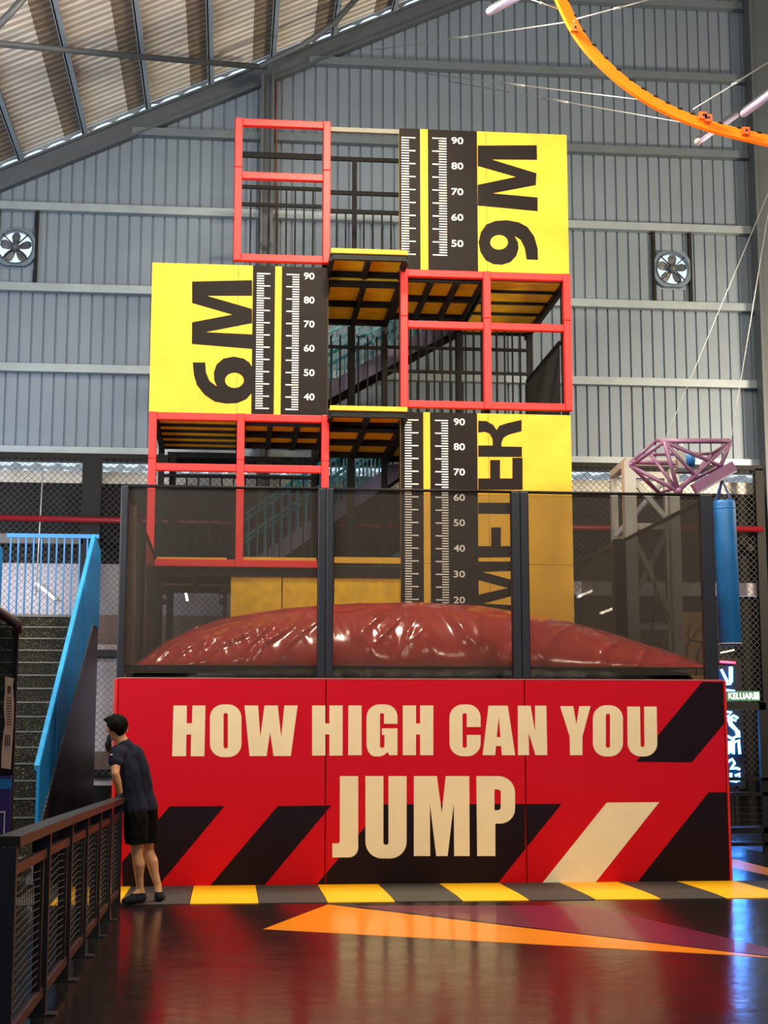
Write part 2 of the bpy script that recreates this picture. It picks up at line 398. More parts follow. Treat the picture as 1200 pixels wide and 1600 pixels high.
# columns
def column(x0, x1, y, ztop, label, z0=0):
    c = thing('steel_column', label, 'column', ((x0+x1)/2, y, z0))
    MB().box((x0, y-.15, z0), (x0+.05, y+.15, ztop)).build('flange', STEEL, c)
    MB().box((x1-.05, y-.15, z0), (x1, y+.15, ztop)).build('flange', STEEL, c)
    MB().box((x0+.05, y-.02, z0), (x1-.05, y+.02, ztop)).build('web', STEEL, c)
column(9.95, 10.75, 27.6, roofz(10.3)-.45, 'tall dark grey steel column at the right edge of the corrugated wall')
pz = P(420, 130, 27.7)
column(pz.x-.14, pz.x+.1, 27.68, roofz(pz.x)-.42, 'slim grey steel column rising behind the top red frame of the tower')
tag(tube('cable_conduit', [P(431, 125, 27.85), P(431, 205, 27.85), P(433, 420, 27.85), P(433, 640, 27.85)], .02, mat('rust', (120, 70, 60), .6)), 'thin rusty conduit running down beside the slim column', 'pipe')
BR = [([(-60, 63), (200, 87), (415, 105)], 27.2, 'grey brace tube running almost level below the roof sheets'),
      ([(405, 104), (470, 72), (520, 38), (575, -22)], 26.6, 'bent grey brace tube climbing from the rafter to the top edge'),
      ([(-15, 52), (15, 22), (45, -12)], 20.0, 'short grey brace tube crossing the top left corner')]
for pts, y, lb in BR:
    q = [P(a, c, y if lb[:4] != 'grey' else 27.35-(415-a)*.0108) for a, c in pts]
    tag(tube('brace_tube', q, .055, STEEL), lb, 'pipe')

# exhaust fans
def fan(c, label, a0):
    f = thing('exhaust_fan', label, 'fan', (c.x, YB-.05, c.z), 'exhaust fans in the gable wall')
    n_ = 40; R = .315; W_ = .37
    vs = []; fs = []
    for i in range(n_):
        a = i*2*math.pi/n_; ca, sa = math.cos(a), math.sin(a); k_ = 1/max(abs(ca), abs(sa)); k_ = min(k_, 1.14)
        for y in (YB-.08, YB+.04):
            vs += [(c.x+R*ca, y, c.z+R*sa), (c.x+W_*ca*k_*.95, y, c.z+W_*sa*k_*.95)]
    for i in range(n_):
        j = (i+1) % n_; a = 4*i; b_ = 4*j
        fs += [(a, a+1, b_+1, b_), (a+2, b_+2, b_+3, a+3), (a, b_, b_+2, a+2), (a+1, a+3, b_+3, b_+1)]
    MB().add(vs, fs).build('housing', mat('fan_housing', (96, 116, 136), .45, .2, var=.08), f)
    vs2 = []; fs2 = []
    for i in range(n_):
        a = i*2*math.pi/n_; ca, sa = math.cos(a), math.sin(a); k_ = 1/max(abs(ca), abs(sa))
        vs2 += [(c.x+(R+.01)*ca, YB+.045, c.z+(R+.01)*sa), (c.x+.38*ca*k_, YB+.045, c.z+.38*sa*k_)]
    for i in range(n_): j = (i+1) % n_; fs2.append((2*i, 2*i+1, 2*j+1, 2*j))
    MB().add(vs2, fs2).build('back_plate', WALL, f)
    MB().tube([(c.x+(R+.0)*math.cos(i*math.pi/20), YB-.1, c.z+R*math.sin(i*math.pi/20)) for i in range(41)], .012, 6).build('guard_ring', STEEL, f)
    tube('motor', [(c.x, YB-.16, c.z), (c.x, YB+.0, c.z)], .075, STEEL, f, 14)
    for i in range(4):
        a = math.pi/4+i*math.pi/2
        bar('stay', (c.x+.06*math.cos(a), YB-.11, c.z+.06*math.sin(a)), (c.x+.33*math.cos(a), YB-.11, c.z+.33*math.sin(a)), .02, .02, BST, f)
    for i in range(5):
        a = a0+i*2*math.pi/5; v = []
        for r, w2 in ((.05, .06), (.14, .12), (.23, .14), (.295, .07)):
            for s_ in (-1, 1):
                v.append((c.x+r*math.cos(a)-s_*w2*.6*math.sin(a), YB-.02+s_*.02, c.z+r*math.sin(a)+s_*w2*.6*math.cos(a)))
        m2 = MB().add(v+[(p[0], p[1]+.006, p[2]) for p in v], [(0,2,3,1),(2,4,5,3),(4,6,7,5),(8,9,11,10),(10,11,13,12),(12,13,15,14),(0,1,9,8),(6,14,15,7),(0,8,10,2),(2,10,12,4),(4,12,14,6),(1,3,11,9),(3,5,13,11),(5,7,15,13)])
        m2.build('blade', STEEL, f, smooth=False)
    for s_ in (-1, 1):
        B('support', (c.x+s_*.36-.02, YB-.06, 9.84), (c.x+s_*.36+.04, YB+.02, 11.23), BST, f)
fan(FANS[0], 'round wall exhaust fan at the left edge of the wall', .3)
fan(FANS[1], 'round wall exhaust fan right of the 9M sign', 1.5)

# mezzanine screen: posts, rail and chain link in front of the lower storey
scr = thing('chain_link_screen', 'black framed chain link screen across the lower back wall', 'fence', (2, 27.4, 0))
mb = MB(); yc = 27.4; st = .115
x0, x1, z0, z1 = -6.5, 9.85, .9, 6.47
k_ = x0-(z1-z0)
while k_ < x1:
    a = max(k_, x0); e = min(k_+(z1-z0), x1)
    if e > a: mb.bar((a, yc, z0+a-k_), (e, yc, z0+e-k_), .007, .007)
    a2 = max(k_, x0); e2 = e
    if e > a: mb.bar((a2, yc+.006, z1-(a2-k_)), (e2, yc+.006, z1-(e2-k_)), .007, .007)
    k_ += st
kind(mb.build('chain_link', CHAIN, scr), 'stuff')
for px in (145,):
    X = P(px, 800, yc).x; B('post', (X-.2, yc-.05, 0), (X+.14, yc+.1, 6.47), BST, scr)
for X in (-6.3, 1.6, 5.4, 9.78): B('post', (X-.08, yc-.05, 0), (X+.08, yc+.1, 6.5), BST, scr)
B('top_beam', (-6.5, yc-.05, 6.47), (9.85, yc+.02, 6.56), BST, scr)
B('mid_beam', (-6.5, yc-.05, 4.93), (-2.6, yc+.1, 5.1), mat('dark_grey_beam', (58, 60, 60), .5), scr)
B('lower_beam', (-6.5, yc-.05, 2.95), (5.4, yc+.1, 3.05), BST, scr)
tag(tube('sprinkler_pipe', [P(-40, 808, 27.2), P(600, 822, 27.2), P(1192, 827, 27.2)], .055, REDP), 'long dark red sprinkler pipe running level along the lower back wall', 'pipe')
pp = P(67, 740, 27.25); tag(tube('drop_rod', [(pp.x, 27.25, 6.3), (pp.x-.05, 27.25, 4.0)], .012, WIRE), 'thin pale drop rod above the landing of the blue staircase', 'rod')
# reflections of tube lamps in the glass wall, modelled as glowing tubes
for (a, c), lb in ((((54, 909), (87, 937)), 'glowing tube lamp reflection seen between the blue landing bars'),
                   (((289, 921), (293, 939)), 'short glowing tube lamp reflection left of the yellow tower wall'),
                   (((902, 933), (925, 923)), 'upper slanting tube lamp reflection beside the lowest sign board'),
                   (((937, 959), (957, 951)), 'lower slanting tube lamp reflection right of the airbag crown')):
    t = thing('tube_reflection', lb, 'light', P(*a, 27.9), 'tube lamp reflections on the lower back wall')
    p, q = P(*a, 27.9), P(*c, 27.9)
    tube('lamp_or_reflection_tube', [p, q], .022, LEDM, t); bar('reflection_back', p+Vector((0, .06, 0)), q+Vector((0, .06, 0)), .05, .05, PALE, t)
    tube('end_cap', [p, p+(q-p)*.04], .03, PALE, t)

# ============================================================ AIRBAG BOX
YW = 16.29; BX0, BX1 = -1.14, 5.34
Wm = lambda y: (lambda a, c: P(a, c, y))
box = thing('airbag_box', 'long red padded box wall reading HOW HIGH CAN YOU JUMP', 'barrier', (2.1, YW, 0))
s1, s2 = P(508.5, 1220, YW).x, P(821.5, 1220, YW).x
edges = [BX0, s1, s2, BX1]; BH = 2.135
for i in range(3):
    B('front_panel', (edges[i]+.004, YW, .012), (edges[i+1]-.004, YW+.1, BH), REDPR, box, .008)
B('corner_pad', (BX0-.045, YW+.03, .012), (BX0-.004, YW+.35, BH), RED, box, .008)
B('corner_pad', (BX1+.004, YW+.0, .012), (BX1+.03, YW+.35, BH), RED, box, .008)
B('side_panel', (BX0, YW+.35, .012), (BX0+.1, 22.85, BH), DARKW, box)
B('side_panel', (BX1-.1, YW+.35, .012), (BX1, 22.85, BH), DARKW, box)
B('deck', (BX0+.1, YW+.1, 1.9), (BX1-.1, 22.85, 2.0), DARKW, box)
YP = YW-.0005
mp = Wm(YP)
def clip(poly, xa, xb):
    """cut a print outline at the panel seams so each panel keeps its own piece"""
    def cut(pl, X, keep):
        out = []
        for i in range(len(pl)):
            p, q = pl[i-1], pl[i]; a, c = keep(p[0]), keep(q[0])
            if a != c:
                t_ = (X-p[0])/(q[0]-p[0]); out.append((X, p[1]+(q[1]-p[1])*t_))
            if c: out.append(q)
        return out
    pl = cut(poly, xa, lambda x: x >= xa)
    return cut(pl, xb, lambda x: x <= xb) if pl else pl
SEAM = [(150, 507.6), (509.4, 820.6), (822.4, 1142)]
def stripe(name, poly, m):
    for a, c in SEAM:
        pl = clip(poly, a, c)
        if len(pl) > 2: sheet(name, [pl], mp, m, box, .002)
stripe('dark_stripe', [(265, 1260), (350.7, 1259.5), (246, 1385.5), (191.5, 1386), (190.5, 1347)], DARKPR)
stripe('dark_stripe', [(434, 1259.5), (517.7, 1258.5), (414, 1382), (329, 1383)], DARKPR)
stripe('dark_stripe', [(600, 1257), (877.5, 1256), (778, 1379.5), (495, 1381.5)], DARKPR)
stripe('cream_stripe', [(948, 1254), (1030, 1253.5), (931, 1378), (848, 1379)], CREAM)
stripe('dark_stripe', [(1107, 1238), (1135.5, 1238), (1139.5, 1376.5), (996, 1378)], DARKPR)
stripe('dark_stripe', [(1097, 1065.5), (1129, 1066), (1131.5, 1130), (1081, 1191), (994, 1190)], DARKPR)
def za(o, s): return lambda l: [((c[0]/s+o[0], c[1]/s+o[1])+((c[2]/s,) if len(c) > 2 else ())) for c in l]
A_ = za((250, 1080), 3); B_ = za((650, 1080), 3); C_ = za((500, 1200), 3.636)
def Hg(x, y0=67, y1=301, b=62, g=19): return [(x,y0),(x+b,y0),(x+b,151),(x+b+g,151),(x+b+g,y0),(x+2*b+g,y0),(x+2*b+g,y1),(x+b+g,y1),(x+b+g,203),(x+b,203),(x+b,y1),(x,y1)]
def Og(x0, x1, y0, y1, g=20): 
    m_ = (x0+x1)/2; return [(x0,y0,62),(x1,y0,62),(x1,y1,62),(x0,y1,62)], [(m_-g/2,y0+40,10),(m_+g/2,y0+40,10),(m_+g/2,y1-40,10),(m_-g/2,y1-40,10)]
GL = [
 ('H', A_, [[(63,67),(126,67),(125,150),(150,150),(152,67),(213,67),(208,305),(144,305),(146,203),(124,203),(122,305),(57,305)]]),
 ('O', A_, Og(234,382,62,309)),
 ('W', A_, [[(396,67),(460,67),(470,215),(490,67),(552,67),(568,215),(583,67),(645,67),(613,304),(532,304),(516,190),(500,304),(420,304)]]),
 ('H', A_, [Hg(713,67,302)]), ('I', A_, [[(883,67),(945,67),(945,300),(882,300)]]),
 ('G', A_, [[(1113,153),(1113,62,58),(968,62,60),(968,306,60),(1050,306,25),(1066,285),(1075,300),(1113,300),(1113,174),(1040,174),(1040,205),(1052,205),(1052,265,9),(1031,265,9),(1031,103,9),(1050,103,8),(1050,153)]]),
 ('H', A_, [Hg(1138,67,300)]),
 ('C', B_, [[(303,168),(303,62,62),(157,62,62),(157,305,62),(303,305,62),(303,205),(238,205),(238,265,9),(218,265,9),(218,103,9),(238,103,9),(238,168)]]),
 ('A', B_, [[(340,68),(430,68),(465,300),(402,300),(399,257),(375,257),(371,300),(312,300)], [(378,215),(396,215),(388,120)]]),
 ('N', B_, [[(477,68),(537,68),(558,190),(558,68),(611,68),(615,300),(560,300),(528,195),(530,300),(478,300)]]),
 ('Y', B_, [[(675,70),(737,70),(752,155),(765,70),(818,70),(780,212),(780,300),(722,300),(720,212)]]),
 ('O', B_, Og(829,970,66,306)),
 ('U', B_, [[(990,72),(1050,72),(1053,262,9),(1071,262,9),(1069,72),(1128,72),(1132,306,62),(992,306,62)]]),
 ('J', C_, [[(113,46),(217,46),(217,508,55),(70,508),(70,428),(112,428,12)]]),
 ('U', C_, [[(258,46),(360,46),(360,436,13),(389,436,13),(389,46),(492,46),(492,514,95),(258,514,95)]]),
 ('M', C_, [[(533,46),(664,46),(692,255),(714,46),(848,46),(850,500),(762,500),(760,200),(725,500),(660,500),(624,200),(626,500),(533,500)]]),
 ('P', C_, [[(888,46),(1108,46,95),(1108,316,85),(996,316),(996,500),(893,500)], [(991,122),(1027,122,18),(1027,240,18),(991,240)]]),
]
mp2 = Wm(YW-.0025)
for ch, zf, loops in GL:
    sheet('letter', [rnd(zf(l)) for l in loops], mp2, CREAM, box, .002)
# front edge trim line on top
B('top_trim', (BX0, YW-.004, BH), (BX1, YW+.1, BH+.012), mat('pink_trim', (205, 120, 125), .5), box)

# net enclosure on the box
net = thing('net_enclosure', 'tall dark net enclosure with padded posts around the airbag', 'net', (2.1, YW, BH))
NT = 4.18; yn = YW+.06
def px_x(px, py, y): return P(px, py, y).x
for a, c in ((182, 194), (1101, 1121)):
    xa, xb = px_x(a, 1060 if a < 500 else 1060, yn), px_x(c, 1060, yn)
    B('post_pad', (xa, yn-.05, BH+.012), (xb, yn+.05, NT), NAVY, net, .012)
for a, c in ((495, 508), (508, 520), (801, 815), (815, 828)):
    xa, xb = px_x(a, 1055, yn), px_x(c, 1055, yn)
    B('post_pad', (xa, yn-.06, BH+.012), (xb, yn+.06, NT), NAVY, net, .012)
for a, c in ((182, 508), (508, 815), (815, 1121)):
    xa, xb = px_x(a, 1055, yn), px_x(c, 1055, yn)
    B('net_panel', (xa+.05, yn+.02, BH+.06), (xb-.05, yn+.022, NT-.02), NET, net)
    tube('top_rail', [(xa, yn, NT), (xb, yn, NT)], .018, BST, net)
    tube('mid_rope', [(xa, yn+.03, BH+.14), (xb, yn+.03, BH+.14)], .008, BST, net, 6)
for X in (BX0+.03, BX1-.03):
    B('side_net', (X-.001, yn+.06, BH+.02), (X+.001, 22.8, NT-.01), NET2, net)
    tube('side_rail', [(X, yn, NT), (X, 22.9, NT)], .025, BST, net)
B('side_post', (BX1-.2, 20.1, BH), (BX1-.05, 20.25, NT), BST, net); B('side_post', (BX0-.02, 19.3, BH), (BX0+.08, 19.4, NT), BST, net)
B('side_post', (BX0-.02, 17.6, BH), (BX0+.06, 17.68, NT), BROWN, net)

# airbag
CREST = [(205, 1047), (222, 1040), (240, 1018), (262, 1000), (300, 982), (350, 966), (400, 956), (450, 950), (560, 943.5), (650, 942.5), (750, 948), (830, 960), (880, 970), (930, 984), (980, 1001), (1020, 1016), (1050, 1034), (1062, 1046)]
def airbag():
    nu, nv = 300, 110; YC = 18.3
    cr = [P(a, c, YC) for a, c in CREST]; xa, xb = cr[0].x, cr[-1].x; cx, cy, hx, hy = (xa+xb)/2, 19.75, (xb-xa)/2+.02, 2.9
    def crest(x):
        for p, q in zip(cr, cr[1:]):
            if x <= q.x: return p.z+(q.z-p.z)*max(0, (x-p.x)/(q.x-p.x))
        return cr[-1].z
    vs = []; fs = []; Zb = 2.29
    for j in range(nv+1):
        v = j/nv; y = 16.84+5.8*(v**1.7)
        for i in range(nu+1):
            u = -1+2*i/nu; u = math.copysign(1-(1-abs(u))**1.2, u); x = cx+hx*u
            tf = min(1, (y-16.84)/(1.45+.5*abs(u))); tb = min(1, (22.64-y)/2.0)
            hv = (1-(1-tf)**2.3)**.62*(1-(1-tb)**2.2)**.5
            hgt = max(0, crest(x)-Zb); z = Zb+hgt*hv
            e = math.exp(-((y-17.15)/.55)**2)+.5*math.exp(-((1-abs(u))/.12)**2)
            wx = x+.35*noise.noise(Vector((x*.9, y*1.4, 4.4))); p1 = noise.noise(Vector((wx*1.5+y*1.1, y*.8, 3.1))); p2 = noise.noise(Vector((wx*3.4-y*2.2, y*1.1, 9.4))); p3 = noise.noise(Vector((x*1.3, y*1.3, .7))); p4 = noise.noise(Vector((x*9+y*2, y*1.5, 5)))
            r1 = max(0, 1-abs(p1)*5)**1.5; r2 = max(0, 1-abs(p2)*5)**1.5; r4 = max(0, 1-abs(p4)*5)
            w_ = min(1, hgt*3)*min(1, hv*2.5)
            d = (e*(.055*r1*max(0, .4+p3*2)+.038*r2*max(0, .5-p3*2)+.022*r4*max(0, .4-p3))+.010*r1+.03*p3)*w_
            vs.append((x, y-d*.95, z+d*.35))
    for j in range(nv):
        for i in range(nu):
            a = j*(nu+1)+i; fs.append((a, a+1, a+nu+2, a+nu+1))
    t = thing('airbag', 'huge inflated glossy red vinyl airbag filling the netted box', 'airbag', (cx, cy, 2.0))
    MB().add(vs, fs).build('red_cover', VINYL, t, smooth=True)
    # skirt: gathered dark vinyl round the foot
    vs = []; fs = []; n_ = 260
    for i in range(n_):
        a = i/n_*2*math.pi; ca, sa = math.cos(a), math.sin(a)
        e = (abs(ca)**6+abs(sa)**6)**(-1/6)
        for k_, (o, z) in enumerate(((.0, 2.27), (.035, 2.22), (.05, 2.1), (.02, 2.0))):
            r = 1+o/3+.008*math.sin(i*1.7)*(k_ == 1); zz = z+(.015*noise.noise(Vector((i*.35, 0, 0))) if k_ < 2 else 0)
            vs.append((cx+hx*e*ca*r*.985, cy+hy*e*sa*r, zz))
    for i in range(n_):
        for k_ in range(3):
            a = i*4+k_; b_ = ((i+1) % n_)*4+k_; fs.append((a, b_, b_+1, a+1))
    MB().add(vs, fs).build('skirt', SKIRT, t, smooth=True)
airbag()

# padded floor mats along the foot of the box
for k in range(-6, 11):
    if k >= 10: break
    x0 = .31+.636*(k-1)+.003; x1 = x0+.63; y0, y1 = 14.66, YW-.002 if (x1 > BX0-.1 and x0 < BX1+.1) else YW+.3
    yel = (k % 2 == 0); nm = 'yellow' if yel else 'dark grey'
    mb = MB(); z0 = .006; n_ = 6
    vs = []
    for i in range(n_+1):
        y = y0+(y1-y0)*i/n_; z = z0+.012*math.sin(min(1, i/2)*math.pi/2)
        vs += [(x0, y, 0), (x1, y, 0), (x1, y, z), (x0, y, z)]
    fs = [(0, 1, 2, 3), tuple(4*n_+q for q in (3, 2, 1, 0))]
    for i in range(n_):
        a = 4*i; b_ = a+4
        fs += [(a+3, a+2, b_+2, b_+3), (a, a+3, b_+3, b_), (a+1, b_+1, b_+2, a+2), (a, b_, b_+1, a+1)]
    mb.add(vs, fs)
    if k < -3: pos = 'beyond the left railing, number %s mat from the man' % {-4: 'second', -5: 'third', -6: 'fourth'}[k]
    pos = {-6: 'leftmost, far beyond the left railing', -5: 'second from the left, beyond the left railing', -4: 'just beyond the last posts of the left railing',
           -3: 'left of the mat under the man', -2: 'left of the man\'s feet at the railing end', -1: 'under the feet of the man', 0: 'first one right of the man',
           1: 'below the second dark stripe of the box', 2: 'below the J of JUMP', 3: 'below the U and M of JUMP', 4: 'below the P of JUMP',
           5: 'left of the foot of the cream stripe', 6: 'right of the foot of the cream stripe', 7: 'left of the last yellow one', 8: 'at the right corner of the box', 9: 'right of the box corner at the edge'}[k]
    tag(mb.build('floor_mat', YPAD if yel else DPAD, origin=((x0+x1)/2, (y0+y1)/2, 0)), '%s floor mat, %s' % (nm, pos), 'mat', 'mats along the foot of the box')

# ============================================================ JUMP TOWER
YT = 23.0; TX = [-1.25, .13, 1.45, 2.56, 3.9, 5.25]
Z1, Z2, Z3, Z4 = 4.16, 6.44, 8.76, 11.06
tw = thing('jump_tower', 'tall jump tower of red and black steel frames with yellow platforms', 'tower', (2, YT+.1, 0))
YBK = 25.9
pw = .115
def redframe(xs, z0, z1, zm):
    for i, x in enumerate(xs):
        for a, c in ((z0, zm+.12), (zm+.125, z1)):
            B('red_post', (x-pw/2, YT-.12, a), (x+pw/2, YT, c), RED, tw, .01)
    for z in (z0+.055, zm, z1-.06):
        for i in range(len(xs)-1):
            B('red_beam', (xs[i]+pw/2, YT-.11, z-.055), (xs[i+1]-pw/2, YT-.005, z+.055), RED, tw, .01)
zz = lambda px, py: P(px, py, YT).z
redframe([-1.19, .13, 1.41], zz(370, 887), zz(370, 648), zz(370, 733))
redframe([2.62, 3.92, 5.19], zz(757, 641), zz(757, 427), zz(757, 512))
redframe([.035, 1.41], zz(440, 412), zz(440, 191), zz(440, 279))
# black structural posts
for x in (-1.19, .13, 1.41, 2.62, 3.92, 5.19):
    for y in (YT+.1, YBK):
        zt = Z4 if x >= 0 else Z3-.1
        if y == YBK: zt = {-1.19: 6.4, .13: 7.5, 1.41: 9.2, 2.62: 9.9, 3.92: 9.8, 5.19: 9.8}[x]
        if y < YBK and x in (.13, 3.92) : zt = 6.3 if x < 1 else 8.6
        B('black_post', (x-.05, y, 0), (x+.05, y+.1, zt), BST, tw)
# central rear post visible between frames
B('black_post', (2.02-.06, YBK-.3, 0), (2.02+.06, YBK-.18, Z2+2.1), BST, tw)
# decks: yellow boards on black joists
def deck(x0, x1, y0, y1, z, nb, lip=False, ny=3):
    """underside shows yellow boards between joists"""
    w_ = (x1-x0)/nb; d_ = (y1-y0)/ny
    for i in range(nb):
        for j in range(ny):
            B('deck_board', (x0+i*w_+.01, y0+j*d_+.01, z-.05), (x0+(i+1)*w_-.01, y0+(j+1)*d_-.01, z), YELD, tw)
    for i in range(nb+1): B('joist', (x0+i*w_-.035, y0, z-.17), (x0+i*w_+.035, y1, z-.05), BST, tw)
    for j in range(ny+1): B('cross_joist', (x0, y0+j*d_-.03, z-(.15 if ny < 5 else .09)), (x1, y0+j*d_+.03, z-.052), BST, tw)
    if lip: B('yellow_lip', (x0-.02, y0-.06, z-.06), (x1+.02, y0+.02, z+.015), YEL, tw, .01)
deck(1.47, 2.6, YT-.55, YT+.35, zz(570, 399)-.11, 2, True, 1)
deck(1.47, 2.6, YT+.35, YBK-.3, Z3-.05, 2, False, 2)
deck(2.66, 3.9, YT+.05, YT+2.2, Z3-.03, 3, False, 2)
deck(3.94, 5.2, YT+.05, YT+3.3, Z3-.03, 1, False, 5)
deck(1.47, 2.6, YT-.45, YT+.4, zz(570, 637)-.10, 2, True, 1)
deck(1.47, 2.6, YT+.4, YBK-.3, Z2-.05, 2, False, 2)
deck(.17, 1.41, YT+.05, YT+1.9, Z2-.05, 3, False, 2)
deck(-1.15, .1, YT+.05, YT+2.4, Z2-.05, 1, False, 5)
deck(2.66, 5.2, YT+.1, YBK, Z2-.05, 4, False, 2)
deck(-1.2, 1.4, YT+.05, YBK, Z1-.05, 4, False, 2); deck(.0, 1.41, YT+.05, YT+1.6, Z3-.05, 2, False, 2)
for a, c, y0, y1 in ((243, 354, 872, 879), (375, 494, 872, 879)):
    p, q = P(a, y1, YT+.02), P(c, y0, YT+.02); B('yellow_lip', (p.x, YT-.02, p.z), (q.x, YT+.06, q.z), YEL, tw)
p, q = P(522, 880, YT), P(627, 872, YT); B('yellow_lip', (p.x, YT-.05, p.z), (q.x, YT+.05, q.z), YEL, tw)
deck(1.47, 2.6, YT+.05, YBK, Z1-.05, 2, False, 2)
# black fascia and yellow padded walls under the lowest deck
p, q = P(228, 899, YT), P(627, 886, YT)
B('fascia', (p.x, YT-.02, p.z), (q.x, YT+.05, q.z), BST, tw)
for a, c in ((359.5, 440), (441, 521), (522, 626)):
    p, q = P(a, 1000, YT+.02), P(c, 899, YT+.02); B('yellow_pad', (p.x, YT+.02, p.z-1.0), (q.x, YT+.1, q.z), YPN, tw)
p, q = P(228, 1060, YT+.2), P(250, 900, YT+.2)
B('black_pad', (p.x, YT+.05, 0), (q.x+.05, YT+.2, q.z), BST, tw); p = P(352, 900, YT+.2); B('black_pad', (p.x-.03, YT+.12, 0), (p.x+.03, YT+.2, p.z), BST, tw)
for px in (262, 352):
    for py in (925, 940):
        c = P(px-4 if px > 300 else px-6, py, YT+.1); tube('pad_strap', [(c.x-.05, YT+.1, c.z), (c.x+.05, YT+.1, c.z)], .045, BST, tw, 8)
# rear and side guard rails
def rails(x0, x1, y, zl, posts=(), bz=None, step=.17, bt=None, par=tw, m=BST, hz=.1):
    for z in zl: B('guard_rail', (x0, y-.02, z-hz/2), (x1, y+.03, z+hz/2), m, par)
    if bz is not None:
        B('bottom_rail', (x0, y-.02, bz), (x1, y+.03, bz+.05), m, par)
        n_ = int((x1-x0)/step); first = None
        for i in range(1, n_+1):
            x = x0+i*(x1-x0)/(n_+1)
            if first is None: first = MB().box((x-.014, y-.012, bz+.05), (x+.014, y+.016, bt)).build('baluster', m, par, origin=(x, y, bz)); fx = x
            else: share(first, (x-fx, 0, 0))
    for x in posts: B('guard_post', (x-.04, y-.03, bz if bz is not None else zl[0]-1), (x+.04, y+.05, max(zl)), m, par)
yr = 25.6
zr = lambda py, y=yr: P(560, py, y).z
xk = lambda px, y=yr: P(px, 300, y).x
rails(xk(378), xk(503), yr, [zr(248)], bz=Z3+.02, bt=zr(298), step=.16)
rails(xk(512), xk(625), yr, [zr(249), zr(302), zr(331)], posts=(P(554, 300, yr).x,), bz=Z3+.02, bt=zr(331), step=.16, hz=.07)
rails(xk(378), xk(503), yr, [zr(298), zr(325)], hz=.06)
B('top_tie', (1.45, YT-.05, Z4-.1), (2.56, YT+.02, Z4-.03), mat('olive_steel', (110, 108, 96), .5), tw)
rails(2.66, 5.15, 25.9, [P(757, 583, 25.9).z, P(757, 546, 25.9).z], bz=Z2+.02, bt=P(757, 546, 25.9).z+.5, step=.14, hz=.05)
rails(-1.15, 1.42, 25.9, [P(370, 745, 25.9).z], bz=Z1+.02, bt=P(370, 745, 25.9).z, step=.2, hz=.05)
rails(1.5, 2.6, 25.5, [P(570, 543, 25.5).z], bz=Z2+.02, bt=Z2+1.9, step=.17, hz=.05)
# side guard (right) seen in perspective inside the middle frame
mb = MB()
for i in range(22):
    y = YT+.3+i*.13; mb.box((5.12, y-.012, Z2), (5.145, y+.012, Z2+1.25))
kind(mb.build('side_balusters', BST, tw), 'stuff')
bar('side_guard_rail', (5.13, YT+.2, Z2+1.27), (5.13, YBK, Z2+1.27), .05, .05, BST, tw)

# teal staircase zigzag behind the tower
st_ = thing('tower_staircase', 'teal railed steel staircase zigzagging up behind the jump tower', 'staircase', (2, 26.6, 0))
def flight(x0, z0, x1, z1, y0, y1):
    d = Vector((x1-x0, 0, z1-z0)); n_ = 11
    for y in (y0, y1):
        bar('stringer', (x0, y, z0), (x1, y, z1), .05, .26, STRG if y == y0 else BST, st_, up=(0, 1, 0) if 0 else (0, 0, 1))
        for h in (.95, .55): bar('hand_rail', (x0, y, z0+h+.1), (x1, y, z1+h+.1), .04, .05, TEAL, st_)
        for i in range(n_*2):
            u = (i+.5)/(n_*2); x = x0+(x1-x0)*u; z = z0+(z1-z0)*u
            if i == 0: base = MB().box((x-.015, y-.015, z), (x+.015, y+.015, z+1.05)).build('baluster', TEAL, st_, origin=(x, y, z)); bx, bz_ = x, z
            else: share(base, (x-bx, 0, z-bz_))
    tr = None
    for i in range(n_):
        u = (i+.5)/n_; x = x0+(x1-x0)*u; z = z0+(z1-z0)*u
        if tr is None: tr = MB().box((x-.14, y0+.03, z-.02), (x+.14, y1-.03, z+.02)).build('tread', BST, st_, origin=(x, y0, z)); tx, tz = x, z
        else: share(tr, (x-tx, 0, z-tz))
flight(.2, 1.9, 3.6, 4.1, 26.3, 27.1)
flight(.1, 4.2, 3.2, 6.4, 26.3, 27.1)
a, c = P(514, 612, 26.2), P(742, 486, 26.2)
flight(a.x-.6, a.z-.33, c.x, c.z, 26.2, 27.1)
B('landing', (3.2, 26.2, 6.3), (5.0, 27.1, 6.4), BST, st_); B('landing', (-1.1, 26.2, 4.05), (.1, 27.1, 4.15), BST, st_)
B('landing', (-1.1, 26.2, 6.3), (.2, 27.1, 6.4), BST, st_)
for x, z in ((-1.05, 6.3), (3.1, 6.3), (.1, 4.1)): B('stair_post', (x-.05, 27.05, 0), (x+.05, 27.15, z), BST, st_)
for x, z in ((-1.0, 6.3),): B('stair_post', (x-.05, 26.2, 0), (x+.05, 26.3, z), BST, st_)

